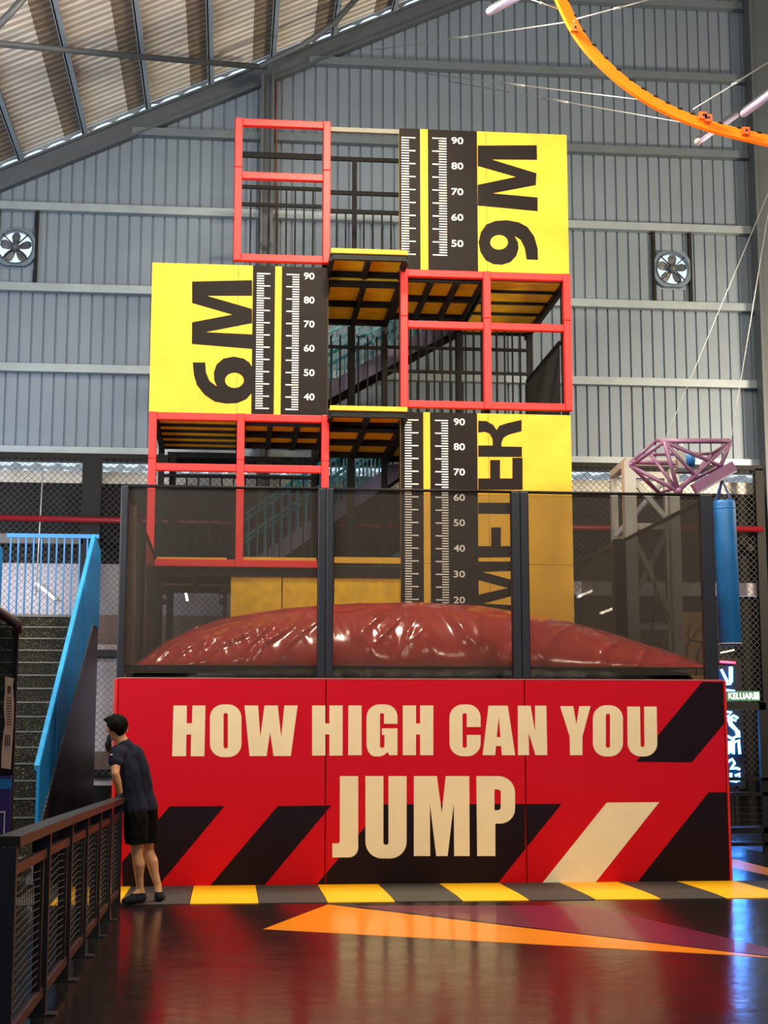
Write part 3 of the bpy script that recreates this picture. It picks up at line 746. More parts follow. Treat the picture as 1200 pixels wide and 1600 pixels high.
# ============================================================ RULER SIGN BOARDS
def board(label, word, off, sc, L, R_, top, bot, xblk, seams, hseams, stripe_x, lt, rt, yl, yr_, step, nmaj, nums, numx, letters, side):
    zf = lambda x, y: P(x/sc+off[0], y/sc+off[1], YB_)
    YB_ = YT-.06
    c = zf((L+R_)/2, (top+bot)/2)
    o = thing('sign_board', label, 'sign', (c.x, YB_, zf(L, bot).z))
    zt, zb = zf((L+R_)/2, top).z, zf((L+R_)/2, bot).z
    xsl = [zf(v, (top+bot)/2).x for v in [L]+seams+[R_]]; zs = [zb]+[zf((L+R_)/2, h).z for h in hseams]+[zt]
    for i in range(len(xsl)-1):
        for j in range(len(zs)-1):
            B('board_panel', (xsl[i]+.003, YB_, zs[j]+.003), (xsl[i+1]-.003, YB_+.05, zs[j+1]-.003), YEL, o)
    X = lambda v: zf(v, (top+bot)/2).x
    f1 = YB_-.0005
    xb0, xb1 = (X(L)+.004, X(xblk)) if side == 'l' else (X(xblk), X(R_)-.004)
    s0, s1_ = X(stripe_x[0]), X(stripe_x[1])
    for a_, b_ in ((xb0, s0), (s1_, xb1)):
        for j in range(len(zs)-1): B('black_band', (a_, f1-.002, zs[j]+.003), (b_, f1, zs[j+1]-.003), BLK, o)
    mb = MB(); yy = f1-.004
    for (f, mi, ma), y0 in ((lt, yl), (rt, yr_)):
        for i in range((nmaj-1)*5+1):
            e = ma if i % 5 == 0 else mi; yp = y0+i*step/5; z = zf(f, yp).z
            if z < zb+.02: continue
            mb.box((min(X(f), X(e)), yy, z-.0085), (max(X(f), X(e)), yy+.002, z+.0085))
    kind(mb.build('ruler_ticks', WHT, o), 'stuff')
    for i, (t_, y) in enumerate(nums):
        ce = zf(sum(numx)/2, y); text(t_, 'numeral', (ce.x, yy+.001, ce.z), X(numx[1])-X(numx[0]), zf(0, y-20*sc/3.75).z-zf(0, y+20*sc/3.75).z, WHT, o, bold=.012)
    for lp in letters:
        sheet('letter', [[(p_[0], p_[1]) for p_ in l] for l in lp], lambda a_, b_: (lambda v: Vector((v.x, f1, v.z)))(zf(a_, b_)), BLK, o, .0025)
M9 = [[(549,178),(895,176),(897,262),(632,260),(893,340),(890,410),(637,458),(900,482),(900,563),(549,530),(549,408),(772,362),(549,298)]]
N9 = [[(903,848),(900,780),(880,710),(840,655),(790,628),(720,615),(650,620),(600,640),(568,685),(554,745),(564,800),(595,850),(640,873),(690,877),(740,862),(775,825),(788,780),(785,745),(765,708),(800,730),(825,780),(835,846)], ell(674,745,52,43)]
board('highest black and yellow ruler board reading 9M', '9M', (600, 180), 3.75, 88, 1078, 95, 925, 548, [601], [], (213, 258), (102, 147, 185), (368, 323, 284), 130, 138, 75.9, 10,
      [('90', 150), ('80', 298), ('70', 449), ('60', 599), ('50', 752)], (395, 464), [M9, N9], 'l')
M6 = [[(497,108),(229,114),(229,210),(408,262),(229,296),(228,393),(497,415),(497,350),(290,340),(497,300),(497,236),(295,178),(497,178)]]
N6 = [[(232,475),(288,475),(291,520),(307,558),(340,583),(328,555),(326,520),(338,485),(368,458),(415,449),(460,458),(484,475),(496,495),(496,612),(470,640),(430,657),(380,659),(330,650),(285,620),(250,575),(237,530)], ell(418,555,42,34)]
board('left hand yellow and black ruler board reading 6M', '6M', (220, 400), 2.857, 43, 836, 40, 705, 497, [431], [], (597, 627), (515, 547, 575), (705, 675, 648), 78, 84, 54.7, 12,
      [('90', 90), ('80', 197), ('70', 304), ('60', 412), ('50', 521), ('40', 629)], (728, 775), [M6, N6], 'r')
RR = [[(552,140),(600,142),(640,165),(660,195),(675,170),(720,155),(806,135),(806,202),(730,222),(700,240),(688,270),(688,291),(808,293),(808,353),(552,351),(552,285),(637,285),(635,245),(618,215),(590,205),(552,210)]]
E1 = [[(552,478),(622,478),(622,370),(680,370),(680,478),(752,478),(752,357),(812,357),(812,545),(552,545)]]
T1 = [[(552,620),(812,622),(812,687),(552,685)]]
E2 = [[(552,875),(628,875),(628,765),(685,765),(685,875),(750,875),(750,752),(814,752),(814,940),(552,942)]]
M1 = [[(552,965),(814,965),(814,1018),(575,1026),(814,1090),(814,1150),(580,1212),(814,1224),(814,1290),(552,1280),(552,1160),(725,1120),(552,1073)]]
board('lowest black and yellow ruler board reading METER', 'METER', (600, 620), 3.75, 97, 1108, 97, 1600, 552, [618], [981], (233, 273), (123, 163, 203), (379, 340, 302), 135, 140, 75.1, 19,
      [('90', 147), ('80', 293), ('70', 441), ('60', 590), ('50', 738), ('40', 888), ('30', 1039), ('20', 1191), ('10', 1342)], (408, 474), [RR, E1, T1, E2, M1], 'l')

# ============================================================ RAILING ON THE LEFT
def railing(name, label, pts, zt, near=None):
    r = thing(name, label, 'railing', pts[0])
    N = len(pts)
    up = lambda i, f=1.0: Vector((pts[i][0], pts[i][1], zt[i]*f))
    for i in range(N):
        p = Vector(pts[i]); w2 = .07 if i == 0 else .05
        po_ = B('post', (p.x-w2, p.y-.03, .01), (p.x+w2*.6, p.y+.03, zt[i]-.03), NAVY if i == 0 else BRN, r)
        B('foot_plate', (p.x-.07, p.y-.06, 0), (p.x+.09, p.y+.06, .012), BRN, po_)
    for i in range(N-1):
        a, c = Vector(pts[i]), Vector(pts[i+1]); mar = mat('maroon_rail', (66, 34, 36), .4)
        bar('top_rail', up(i), up(i+1), .11, .05, BRN, r)
        dz = Vector((0, 0, -.14)); bar('upper_rail', up(i)+dz, up(i+1)+dz, .03, .05, mar, r)
        bar('lower_rail', a+Vector((0, 0, .13)), c+Vector((0, 0, .13)), .035, .05, mar, r)
        d = (c-a); 
        for s_ in (.12, .88):
            q = a+d*s_; B('picket', (q.x-.015, q.y-.02, .13), (q.x+.015, q.y+.02, zt[i]-.14), BRN, r)
        mb = MB(); nz = 16
        for k_ in range(nz):
            z = .2+k_*(.6/nz*1.05)
            mb.tube([a+d*.1+Vector((0, 0, z)), a+d*.5+Vector((.012, 0, z+.03)), a+d*.9+Vector((0, 0, z))], .0035, 4)
        for k_ in range(12):
            q = a+d*(.15+.7*k_/11); mb.tube([q+Vector((0, 0, .14)), q+Vector((0, 0, .84))], .002, 4)
        kind(mb.build('wire_infill', CHAIN, r), 'stuff')
    return r
ys = [7.45, 8.93, 10.14, 11.24, 12.33, 13.4, 14.6]
railing('metal_railing', 'dark metal railing with wire infill receding on the left to the man', [(-1.01+.004*i, y, 0) for i, y in enumerate(ys)], [1.03-.013*i for i in range(7)])
# railing on the right, beyond the box
rr = thing('metal_railing', 'short black metal railing behind the right corner of the box', 'railing', (7, 19.3, 0))
xa = 6.25; yq = 20.4
for x in (xa, xa+.98, xa+1.9): B('post', (x-.05, yq, 0), (x+.05, yq+.07, 1.0), BRN, rr)
for z, h in ((.98, .05), (.78, .05), (.3, .08), (.12, .05)): B('rail', (xa, yq, z-h/2), (xa+1.9, yq+.06, z+h/2), BRN, rr)
mb = MB()
for k_ in range(7): mb.box((xa, yq+.02, .2+k_*.08), (xa+1.9, yq+.026, .206+k_*.08))
kind(mb.build('wire_infill', CHAIN, rr), 'stuff')

# ============================================================ BLUE STAIRCASE
bs = thing('blue_staircase', 'broad staircase with blue side panels and speckled rubber steps', 'staircase', (-2.6, 15.3, 0))
ns = 18; sy0, sy1 = 15.3, 22.0; SZ = 3.2; xl, xr = -3.3, -1.95
for i in range(ns):
    y = sy0+(sy1-sy0)*i/ns; z = SZ*(i+1)/ns
    sp_ = B('step', (xl, y, z-SZ/ns), (xr, sy1+1.1 if i == ns-1 else y+(sy1-sy0)/ns+.02, z), RUBBER, bs)
    B('nosing', (xl, y-.012, z-.012), (xr, y+.01, z+.003), NOSE, sp_)
def slab(name, x0, x1, pts, m):
    n_ = len(pts); vs = [(x0, y, z) for y, z in pts]+[(x1, y, z) for y, z in pts]
    return MB().add(vs, [tuple(range(n_)), tuple(range(n_, 2*n_))[::-1]]+[(i, (i+1) % n_, n_+(i+1) % n_, n_+i) for i in range(n_)]).build(name, m, bs)
g = (SZ/(sy1-sy0))
zL = lambda px, py, X: None
def at_x(px, py, X):
    r = ray(px, py); t_ = X/r[0]; return (r[1]*t_, H+r[2]*t_)
XS = -1.9
pt, pb = at_x(150, 838, XS), at_x(62, 1200, XS); b0 = at_x(62, 1290, XS); b1 = at_x(145, 975, XS); e1 = (at_x(158, 855, XS)[0], pt[1]); e2 = (e1[0], b1[1])
for X0, X1 in ((XS-.03, XS), (xl-.05, xl-.02)):
    slab('side_panel', X0, X1, [(pb[0], .08), pb, pt, (e1[0], pt[1]-.1), e2, b1, b0], BLUE)
    mb = MB().bar((X0+.0, pb[0], pb[1]), (X0+.0, pt[0], pt[1]), .05, .06); mb.build('top_rail', mat('blue_rail', (60, 170, 235), .35), bs)
    for u in (.25, .5, .75):
        yy = pb[0]+(pt[0]-pb[0])*u; z0_ = b0[1]+(b1[1]-b0[1])*u; z1_ = pb[1]+(pt[1]-pb[1])*u
        B('panel_rib', (X1, yy-.02, z0_), (X1+.012, yy+.02, z1_), BLUE, bs)
slab('under_panel', XS-.03, XS-.012, [(pb[0], 0), (pb[0], b0[1]-.02), b1, e2, (e1[0], 0)], UNDER)
mb = MB(); nn = 60
for i in range(nn):
    u = (i+.5)/nn; yy = b0[0]+(b1[0]-b0[0])*u; z = b0[1]+(b1[1]-b0[1])*u
    mb.box((XS, yy-.03, z-.02), (XS+.012, yy+.02, z+.015))
kind(mb.build('chipped_edge', NOSE, bs), 'stuff')
yl_ = 23.0
for z in (3.24, 4.5): B('landing_rail', (xl, yl_, z-.03), (xr, yl_+.05, z+.03), BLUE, bs)
base = None
for i in range(12):
    x = xl+.06+i*.112
    if base is None: base = MB().box((x-.011, yl_+.01, 3.2), (x+.011, yl_+.035, 4.48)).build('baluster', BLUE, bs, origin=(x, yl_, 3.2)); bx = x
    else: share(base, (x-bx, 0, 0))
B('landing_leg', (xr-.06, yl_, 0), (xr, yl_+.06, 3.2), BST, bs); B('landing_leg', (xl, yl_, 0), (xl+.06, yl_+.06, 3.2), BST, bs)

# netted cage at the far left, its poster and purple panel
cg = thing('netted_cage', 'black netted cage corner with padded top at the left edge', 'cage', (-1.9, 10.0, 0))
yc = 10.0; xe = P(27, 1000, yc).x
q0 = P(0, 957, yc); q1 = P(27, 975, yc)
mb = MB()
k_ = -1.6
while k_ < 1.2:
    pts = []
    for s_ in range(0, 21):
        x = q1.x-1.0+s_*.05; z = 1.3+(x-(q1.x-1.0))*1.5+k_
        if 1.3 < z < q1.z+.0+(q1.x-x)*.35 and x <= q1.x: pts.append((x, yc, z))
    if len(pts) > 1: mb.bar(pts[0], pts[-1], .006, .006)
    k_ += .022
kind(mb.build('net', BST, cg), 'stuff')
tube('padded_top', [q0+(q0-q1)*2, q0, q1, (q1.x+.0, yc, q1.z-.06)], .035, mat('maroon_pad', (60, 22, 30), .5), cg)
B('corner_post', (q1.x-.02, yc-.01, .05), (q1.x+.01, yc+.03, q1.z-.05), BST, cg)
B('black_skirt', (q1.x-1.0, yc-.02, 1.26), (q1.x-.02, yc, 1.34), BST, cg)
pzp = P(17, 1212, yc)
B('backing_net', (q1.x-1.0, yc+.02, 1.34), (q1.x-.02, yc+.022, q1.z), NET2, cg)
B('purple_panel', (pzp.x-1.0, yc-.05, .05), (pzp.x+.01, yc-.0, pzp.z), PURPL, cg)
B('panel_top_band', (pzp.x-1.0, yc-.055, pzp.z-.08), (pzp.x+.012, yc-.051, pzp.z-.02), BLUE, cg)
a_, b_ = P(-40, 1268, yc), P(10, 1268, yc); B('white_outline', (a_.x, yc-.055, a_.z-.005), (b_.x, yc-.051, a_.z+.003), WHT, cg); B('white_outline', (b_.x-.006, yc-.055, a_.z-.5), (b_.x, yc-.051, a_.z), WHT, cg)
B('floor_plate', (q1.x-1.0, yc-.05, 0), (q1.x+.01, yc+.03, .05), BST, cg)
po = thing('rules_poster', 'narrow beige wavy edged poster with lines of small text on the net', 'poster', P(14, 1200, yc-.03))
wv = [(8,1057),(22,1060),(20,1072),(22,1100),(21,1130),(20,1150),(17,1202),(2,1200),(3,1170),(5,1150),(8,1130),(6,1105),(8,1075)]
sheet('paper', [wv], lambda x, y: P(x, y, yc-.03), POST, po, .004)
mb = MB()
for i in range(11):
    a_, b_ = P(10, 1090+i*4.2, yc-.04), P(18, 1090+i*4.2, yc-.04); mb.box((a_.x, yc-.0365, a_.z-.003), (b_.x, yc-.035, a_.z+.003))
for i in range(3):
    a_, b_ = P(9+i*3.2, 1148, yc), P(10.5+i*3.2, 1166, yc); mb.box((a_.x, yc-.0365, b_.z), (b_.x, yc-.035, a_.z))
a_, b_ = P(13, 1072, yc), P(18, 1084, yc); mb.box((a_.x, yc-.0365, b_.z), (b_.x, yc-.035, a_.z))
kind(mb.build('printed_lines', mat('poster_ink', (110, 70, 70), .6), po), 'stuff')

# ============================================================ THINGS ON THE RIGHT
# aluminium truss mast
tm = thing('truss_mast', 'pale aluminium box truss mast standing behind the right net', 'truss', (6, 22, 0))
def chord(px0, px1, y, zt, w_):
    x = P(px0, 900, y).x; B('chord', (x-w_/2, y-w_/2, 0), (x+w_/2, y+w_/2, zt), SILV, tm); return x
zt = P(1000, 722, 21.5).z
xA = chord(986, 986, 21.5, zt, .17); xB = chord(1056, 1056, 21.5, zt-.1, .14); xC = chord(962, 962, 22.6, zt, .1); xD = chord(1046, 1046, 22.6, zt, .1)
bar('top_tie', (xA-.05, 21.5, zt), (xB+.05, 21.5, zt), .12, .12, SILV, tm); bar('top_tie', (xC, 22.6, zt), (xD, 22.6, zt), .1, .1, SILV, tm)
bar('top_tie', (xA, 21.5, zt), (xC, 22.6, zt), .12, .1, SILV, tm)
for z in (4.55, 3.1, 1.6):
    bar('lacing', (xA, 21.5, z), (xB, 21.5, z), .08, .09, SILV, tm); bar('lacing', (xA, 21.5, z-.1), (xC, 22.6, z-.1), .06, .06, SILV, tm)
for z0_, z1_, f_ in ((5.3, 4.55, 1), (4.5, 3.1, 0), (3.1, 1.6, 1)):
    a_, b_ = ((xA, xB) if f_ == 0 else (xB, xA)); bar('lacing', (xA, 21.52, z0_), (xB, 21.52, z1_), .07, .07, SILV, tm)
    bar('lacing', (xB, 22.0, z0_), (xC, 22.55, z1_), .06, .06, SILV, tm)
# purple truss boom
bo = thing('truss_boom', 'purple tubular truss boom hung on wires above the right net corner', 'truss', P(1060, 768, 18))
n1, n2 = 17.7, 18.7
K = dict(A=(1038, 690, n1), B=(1142, 690, n1), C=(986, 728, n1+.3), D=(1060, 768, n1), E=(1126, 728, n1), Gg=(1016, 710, n2-.6), Hh=(1088, 746, n1), I=(1112, 709, n2), J=(1030, 770, n2-.4), K=(1026, 688, n2), L=(1140, 688, n2), Q=(986, 722, n2), R=(1058, 724, n2), T=(1064, 760, n2))
K = {k: P(*v) for k, v in K.items()}
for a_, b_, r_ in (('A','B',.022),('A','C',.022),('A','D',.024),('A','E',.022),('A','Hh',.02),('B','E',.024),('B','D',.02),('C','D',.022),('C','J',.02),('Gg','D',.02),('I','D',.02),('Gg','I',.018),('K','L',.022),('Q','R',.028),('C','Q',.024),('K','A',.02),('L','B',.02),('L','T',.018),('E','T',.018),('K','Q',.018),('J','T',.018),('D','T',.02),('I','B',.018)):
    tube('truss_tube', [K[a_], K[b_]], r_*1.12, PURP, bo)
pA, pB = P(1084, 764, n1-.05), P(1146, 728, n1-.05)
bar('end_plate', pA, pB, .1, .12, PURP, bo); bar('plate_edge', pA+Vector((.02, 0, -.07)), pB+Vector((.02, 0, -.07)), .12, .02, WIRE, bo)
tube('node', [K['D']-Vector((0, .06, 0)), K['D']+Vector((0, .06, 0))], .04, PURP, bo, 10)
wi = thing('winch', 'small blue and silver winch mounted inside the purple truss', 'winch', P(1074, 734, n2-.3))
c = P(1076, 718, n2-.4); tube('blue_drum', [c+Vector((-.05, 0, 0)), c+Vector((.06, 0, 0))], .09, BLUE2, wi, 14)
B('motor_block', (c.x-.15, c.y-.06, c.z-.13), (c.x-.04, c.y+.06, c.z+.1), SILV, wi, .01); B('bracket', (c.x-.16, c.y-.08, c.z-.17), (c.x+.1, c.y+.08, c.z-.12), STEEL, wi)
tube('upright', [c+Vector((-.08, 0, .1)), c+Vector((-.08, 0, .22))], .02, WIRE, wi)
for p_, q_, lb in ((P(1038, 690, n1), P(1192, 322, n1+3), 'thin wire from the left end of the purple truss boom up to the column'), (P(1142, 690, n1), P(1200, 335, n1+3), 'thin wire from the right end of the purple truss boom upwards')):
    q_ = q_+(q_-p_)*1.2 if q_.z < 12 else q_
    tag(tube('suspension_wire', [p_, q_], .005, WIRE, n=6), lb, 'wire')
# punching bag
bg = thing('hanging_bag', 'long bright blue padded bag hanging by straps at the right net corner', 'bag', P(1138, 1010, n1-.05))
top, btm = P(1131, 783, n1-.05), P(1141, 1008, n1-.05); R_ = .135
tube('bag_body', [top, top+(btm-top)*.02, btm-(btm-top)*.01, btm], [R_-.01, R_, R_, R_-.01], BLUE2, bg, 24)
tube('seam_band', [top+(btm-top)*.05, top+(btm-top)*.058], R_+.003, BLUE, bg, 24)
tube('seam_band', [btm-(btm-top)*.012, btm-(btm-top)*.004], R_+.004, PALE, bg, 24)
hk = P(1128, 750, n1-.05)
for a_ in (.3, 1.9, 3.5, 5.1):
    bar('strap', top+Vector((R_*.9*math.cos(a_), R_*.9*math.sin(a_), 0)), hk, .03, .008, mat('strap_blue', (60, 80, 140), .6), bg)
tube('hook', [hk, hk+Vector((0, 0, .07))], .012, WIRE, bg)
# plywood board
yb_ = 24.5
pa, pb_ = P(1055, 1075, yb_), P(1108, 957, yb_)
pl = thing('plywood_board', 'upright plywood board with a dark curved line drawing', 'board', ((pa.x+pb_.x)/2, yb_, 0))
B('sheet', (pa.x, yb_, 0), (pb_.x, yb_+.03, pb_.z), WOOD, pl)
for pts in ([(1070, 1050), (1074, 1010), (1090, 985), (1104, 975)], [(1058, 1035), (1066, 1010), (1082, 1000), (1100, 1004)], [(1080, 975), (1074, 990), (1080, 1003)], [(1088, 1055), (1090, 1020), (1100, 1000)]):
    tube('drawn_line', [P(a_, b_, yb_-.004) for a_, b_ in pts], .012, mat('line_ink', (52, 34, 24), .6), pl, 6)
# glimpse of the frame behind the net right
tag(tube('slack_rope', [(5.29, 18.95, NT), P(1025, 880, 18.9), P(1021, 960, 18.85), P(1012, 1020, 18.7), P(1000, 1050, 18.5)], .01, BST, n=6), 'thin dark rope hanging behind the right net panel', 'rope')

# orange track
ctr = [(868, -40), (879, 0), (912, 62), (962, 115), (1014, 153), (1065, 179), (1122, 199), (1200, 218), (1240, 226)]
yk = 19.0
tr = thing('orange_track', 'curved orange loop track hung on wires under the roof, top right', 'track', P(1065, 179, yk))
pts = []
for i in range(len(ctr)-1):
    p0, p1, p2, p3 = [Vector(ctr[max(0, min(len(ctr)-1, i+k_))]) for k_ in (-1, 0, 1, 2)]
    for s_ in range(8):
        u = s_/8; v = .5*((2*p1)+(p2-p0)*u+(2*p0-5*p1+4*p2-p3)*u*u+(3*p1-p0-3*p2+p3)*u**3); pts.append(P(v.x, v.y, yk))
prof = [(-.09, .0), (-.09, .05), (-.075, .05), (-.075, .015), (.075, .015), (.075, .05), (.09, .05), (.09, 0)]
vs = []; fs = []
for i, p in enumerate(pts):
    d = (pts[min(i+1, len(pts)-1)]-pts[max(i-1, 0)]).normalized(); nn_ = Vector((-d.z, 0, d.x)).normalized()
    if nn_.z < 0: nn_ = -nn_
    wv_ = (nn_+Vector((0, .55, 0))).normalized(); up_ = d.cross(wv_).normalized()
    if up_.z < 0: up_ = -up_
    for a_, b_ in prof: vs.append(p+wv_*a_*1.15-up_*b_*.9)
m_ = len(prof)
for i in range(len(pts)-1):
    for k_ in range(m_): fs.append((i*m_+k_, i*m_+(k_+1) % m_, (i+1)*m_+(k_+1) % m_, (i+1)*m_+k_))
MB().add(vs, fs).build('track_strip', ORG, tr)
for i in range(6, len(pts)-8, 3):
    p = pts[i]+Vector((.055, .06, .085)); B('edge_clip', (p.x-.035, p.y-.02, p.z-.02), (p.x+.03, p.y+.02, p.z+.01), BST, tr)
for px, py in ((1098, 172), (1106, 176), (1165, 196), (898, 35)):
    p = P(px, py+9, yk-.06); bk_ = B('track_bracket', (p.x-.05, p.y-.03, p.z-.05), (p.x+.05, p.y+.03, p.z+.05), mat('orange_bracket', (226, 96, 20), .4), tr)
    tube('bracket_bolt', [p+Vector((0, -.05, 0)), p+Vector((0, .05, 0))], .015, BST, bk_, 6)
WR = [((585, 78), (740, 60), (898, 33), 27.0, yk, 'pale wire from the gable wall to the upper part of the orange track'),
      ((900, 30), (950, 16), (1030, -5), yk, yk, 'doubled wire with turnbuckle above the orange track'),
      ((640, 112), (830, 138), (1026, 159), 27.0, yk, 'pale wire reaching the middle of the orange track from the left'),
      ((700, 127), (900, 170), (1104, 198), 27.0, yk, 'finest wire, lowest of those reaching the orange track'),
      ((1083, 171), (1140, 125), (1215, 88), yk, yk+.5, 'chain and turnbuckle wire rising from the orange track to the right'),
      ((820, -4), (850, 8), (872, 14), yk, yk, 'short wire at the top beside the orange track')]
for a_, m2, b_, y0, y1, lb in WR:
    w0 = thing('track_wire', lb, 'wire', P(*a_, y0))
    pA, pB = P(*a_, y0), P(*b_, y1); tube('wire', [pA, pB], .009, WIRE, w0, 6)
    mm = pA+(pB-pA)*.45; tube('turnbuckle', [mm, pA+(pB-pA)*.55], .018, WIRE, w0, 8)
# unlit tube lamps
for a_, b_, y0, y1, lb in (((766, 18), (815, -8), 17, 16, 'unlit violet tube lamp at the top edge left of the orange track'),
                   ((1091, 221), (1150, 180), 19.6, 21.5, 'unlit violet tube lamp passing behind the orange track'),
                   ((1163, 177), (1214, 140), 17.5, 16, 'unlit violet tube lamp at the right edge above the orange track')):
    pA, pB = P(*a_, y0), P(*b_, y1); t = thing('tube_lamp', lb, 'lamp', pA, 'unlit tube lamps near the orange track')
    tube('lamp_or_reflection_tube', [pA, pB], .045, TUBEM, t, 12); bar('lamp_back', pA+Vector((0, 0, .05)), pB+Vector((0, 0, .05)), .05, .03, STEEL, t)
    tube('end_cap', [pA-(pB-pA)*.02, pA+(pB-pA)*.01], .047, PALE, t, 12)

# neon sign and exit sign
yn_ = 26.2
ne = thing('neon_sign', 'tall vertical blue white neon script sign right of the box', 'sign', P(1145, 1226, yn_))
B('backing', (P(1120, 1100, yn_).x, yn_+.05, P(1120, 1232, yn_).z), (P(1162, 1100, yn_).x, yn_+.08, P(1160, 1028, yn_).z), BST, ne)
B('mount_pole', (P(1150, 1230, yn_).x, yn_+.05, 0), (P(1150, 1230, yn_).x+.05, yn_+.09, P(1150, 1229, yn_).z), BST, ne)
for k_, pts in enumerate((
    [(1141, 1042), (1141, 1069), (1128, 1069)], [(1143, 1042), (1143, 1066)], [(1127, 1046), (1137, 1066)], [(1130, 1078), (1148, 1080)],
    [(1133, 1112), (1143, 1113), (1137, 1120), (1131, 1118)],
    [(1153, 1122), (1146, 1118), (1138, 1124), (1141, 1133), (1150, 1141), (1152, 1150), (1144, 1154), (1136, 1150)],
    [(1150, 1126), (1144, 1124), (1142, 1129), (1147, 1136), (1154, 1143), (1155, 1152)],
    [(1138, 1178), (1138, 1160), (1146, 1156), (1146, 1178)], [(1147, 1160), (1154, 1156), (1156, 1178)], [(1136, 1158), (1136, 1180)], [(1142, 1158), (1142, 1176)],
    [(1138, 1190), (1144, 1186), (1148, 1192), (1142, 1202), (1150, 1200), (1156, 1202)],
    [(1142, 1208), (1142, 1220), (1150, 1221), (1157, 1218)], [(1149, 1212), (1156, 1209), (1156, 1215), (1150, 1216), (1150, 1221)])):
    tube('neon_tube', [P(a_, b_, yn_) for a_, b_ in pts], .022, NEON, ne, 6)
tube('red_neon_tube', [P(1125, 1034, yn_), P(1149, 1035.5, yn_)], .02, NEONR, ne, 6)
tube('neon_tube', [P(1126, 1020, yn_), P(1147, 1015.5, yn_)], .01, LEDM, ne, 6)
ex = thing('exit_sign', 'small green lit exit sign reading KELUAR', 'sign', P(1160, 1095, 25.35))
a_, b_ = P(1133, 1095, 25.35), P(1187, 1080, 25.35)
B('sign_box', (a_.x, 25.35, a_.z), (b_.x, 25.39, b_.z), EXITG, ex)
c = P(1158, 1087.5, 25.34); text('KELUAR', 'letters', (c.x, 25.345, c.z), P(1176, 1087, 25.35).x-P(1137, 1087, 25.35).x, .105, EXITW, ex, bold=.02)
a_, b_ = P(1178, 1092.5, 25.35), P(1185.5, 1082, 25.35)
B('pictogram_panel', (a_.x, 25.34, a_.z), (b_.x, 25.349, b_.z), EXITW, ex)
mb = MB(); cx_, cz_ = (a_.x+b_.x)/2, (a_.z+b_.z)/2
mb.tube([(cx_, 25.335, cz_+.035), (cx_, 25.339, cz_+.03)], .01, 8); mb.bar((cx_, 25.337, cz_+.022), (cx_-.005, 25.337, cz_-.005), .012, .004); mb.bar((cx_-.005, 25.337, cz_-.005), (cx_+.022, 25.337, cz_-.035), .009, .004); mb.bar((cx_-.005, 25.337, cz_-.005), (cx_-.025, 25.337, cz_-.025), .009, .004); mb.bar((cx_-.02, 25.337, cz_+.012), (cx_+.022, 25.337, cz_+.01), .008, .004)
mb.build('running_figure', EXITG, ex)
B('foot', (cx_-.3, 25.36, P(1160, 1098, 25.3).z), (cx_-.24, 25.385, a_.z), BST, ex); 
# dark frame behind the exit sign
df = thing('portal_frame', 'black steel portal frame under the exit sign at the right edge', 'frame', (8.2, 25.3, 0))
z_ = P(1160, 1098, 25.3).z; B('lintel', (P(1134, 1100, 25.3).x, 25.3, z_-.12), (10.2, 25.4, z_), BST, df); x_ = P(1194, 1200, 25.3).x; B('jamb', (x_-.05, 25.3, 0), (x_+.07, 25.4, z_), BST, df); B('jamb', (6.9, 25.3, 0), (7.0, 25.4, z_), BST, df)
B('header', (6.9, 25.3, z_+.0), (7.0, 25.4, z_+.6), BST, df)
gl = P(1153, 1250, 27); B('green_banner', (gl.x-.1, 25.42, P(1150, 1262, 25.4).z), (gl.x+.08, 25.44, P(1150, 1236, 25.4).z), mat('green_banner', (20, 110, 84), .5, emit=.15), df)
B('banner_rod', (gl.x-.1, 25.3, P(1150, 1236, 25.4).z), (gl.x+.08, 25.43, P(1150, 1236, 25.4).z+.02), BST, df)
B('far_screen', (6.9, 25.42, .02), (gl.x+1.0, 25.44, P(1150, 1290, 25.4).z), mat('screen_blue', (40, 60, 110), .4, var=.2), df)

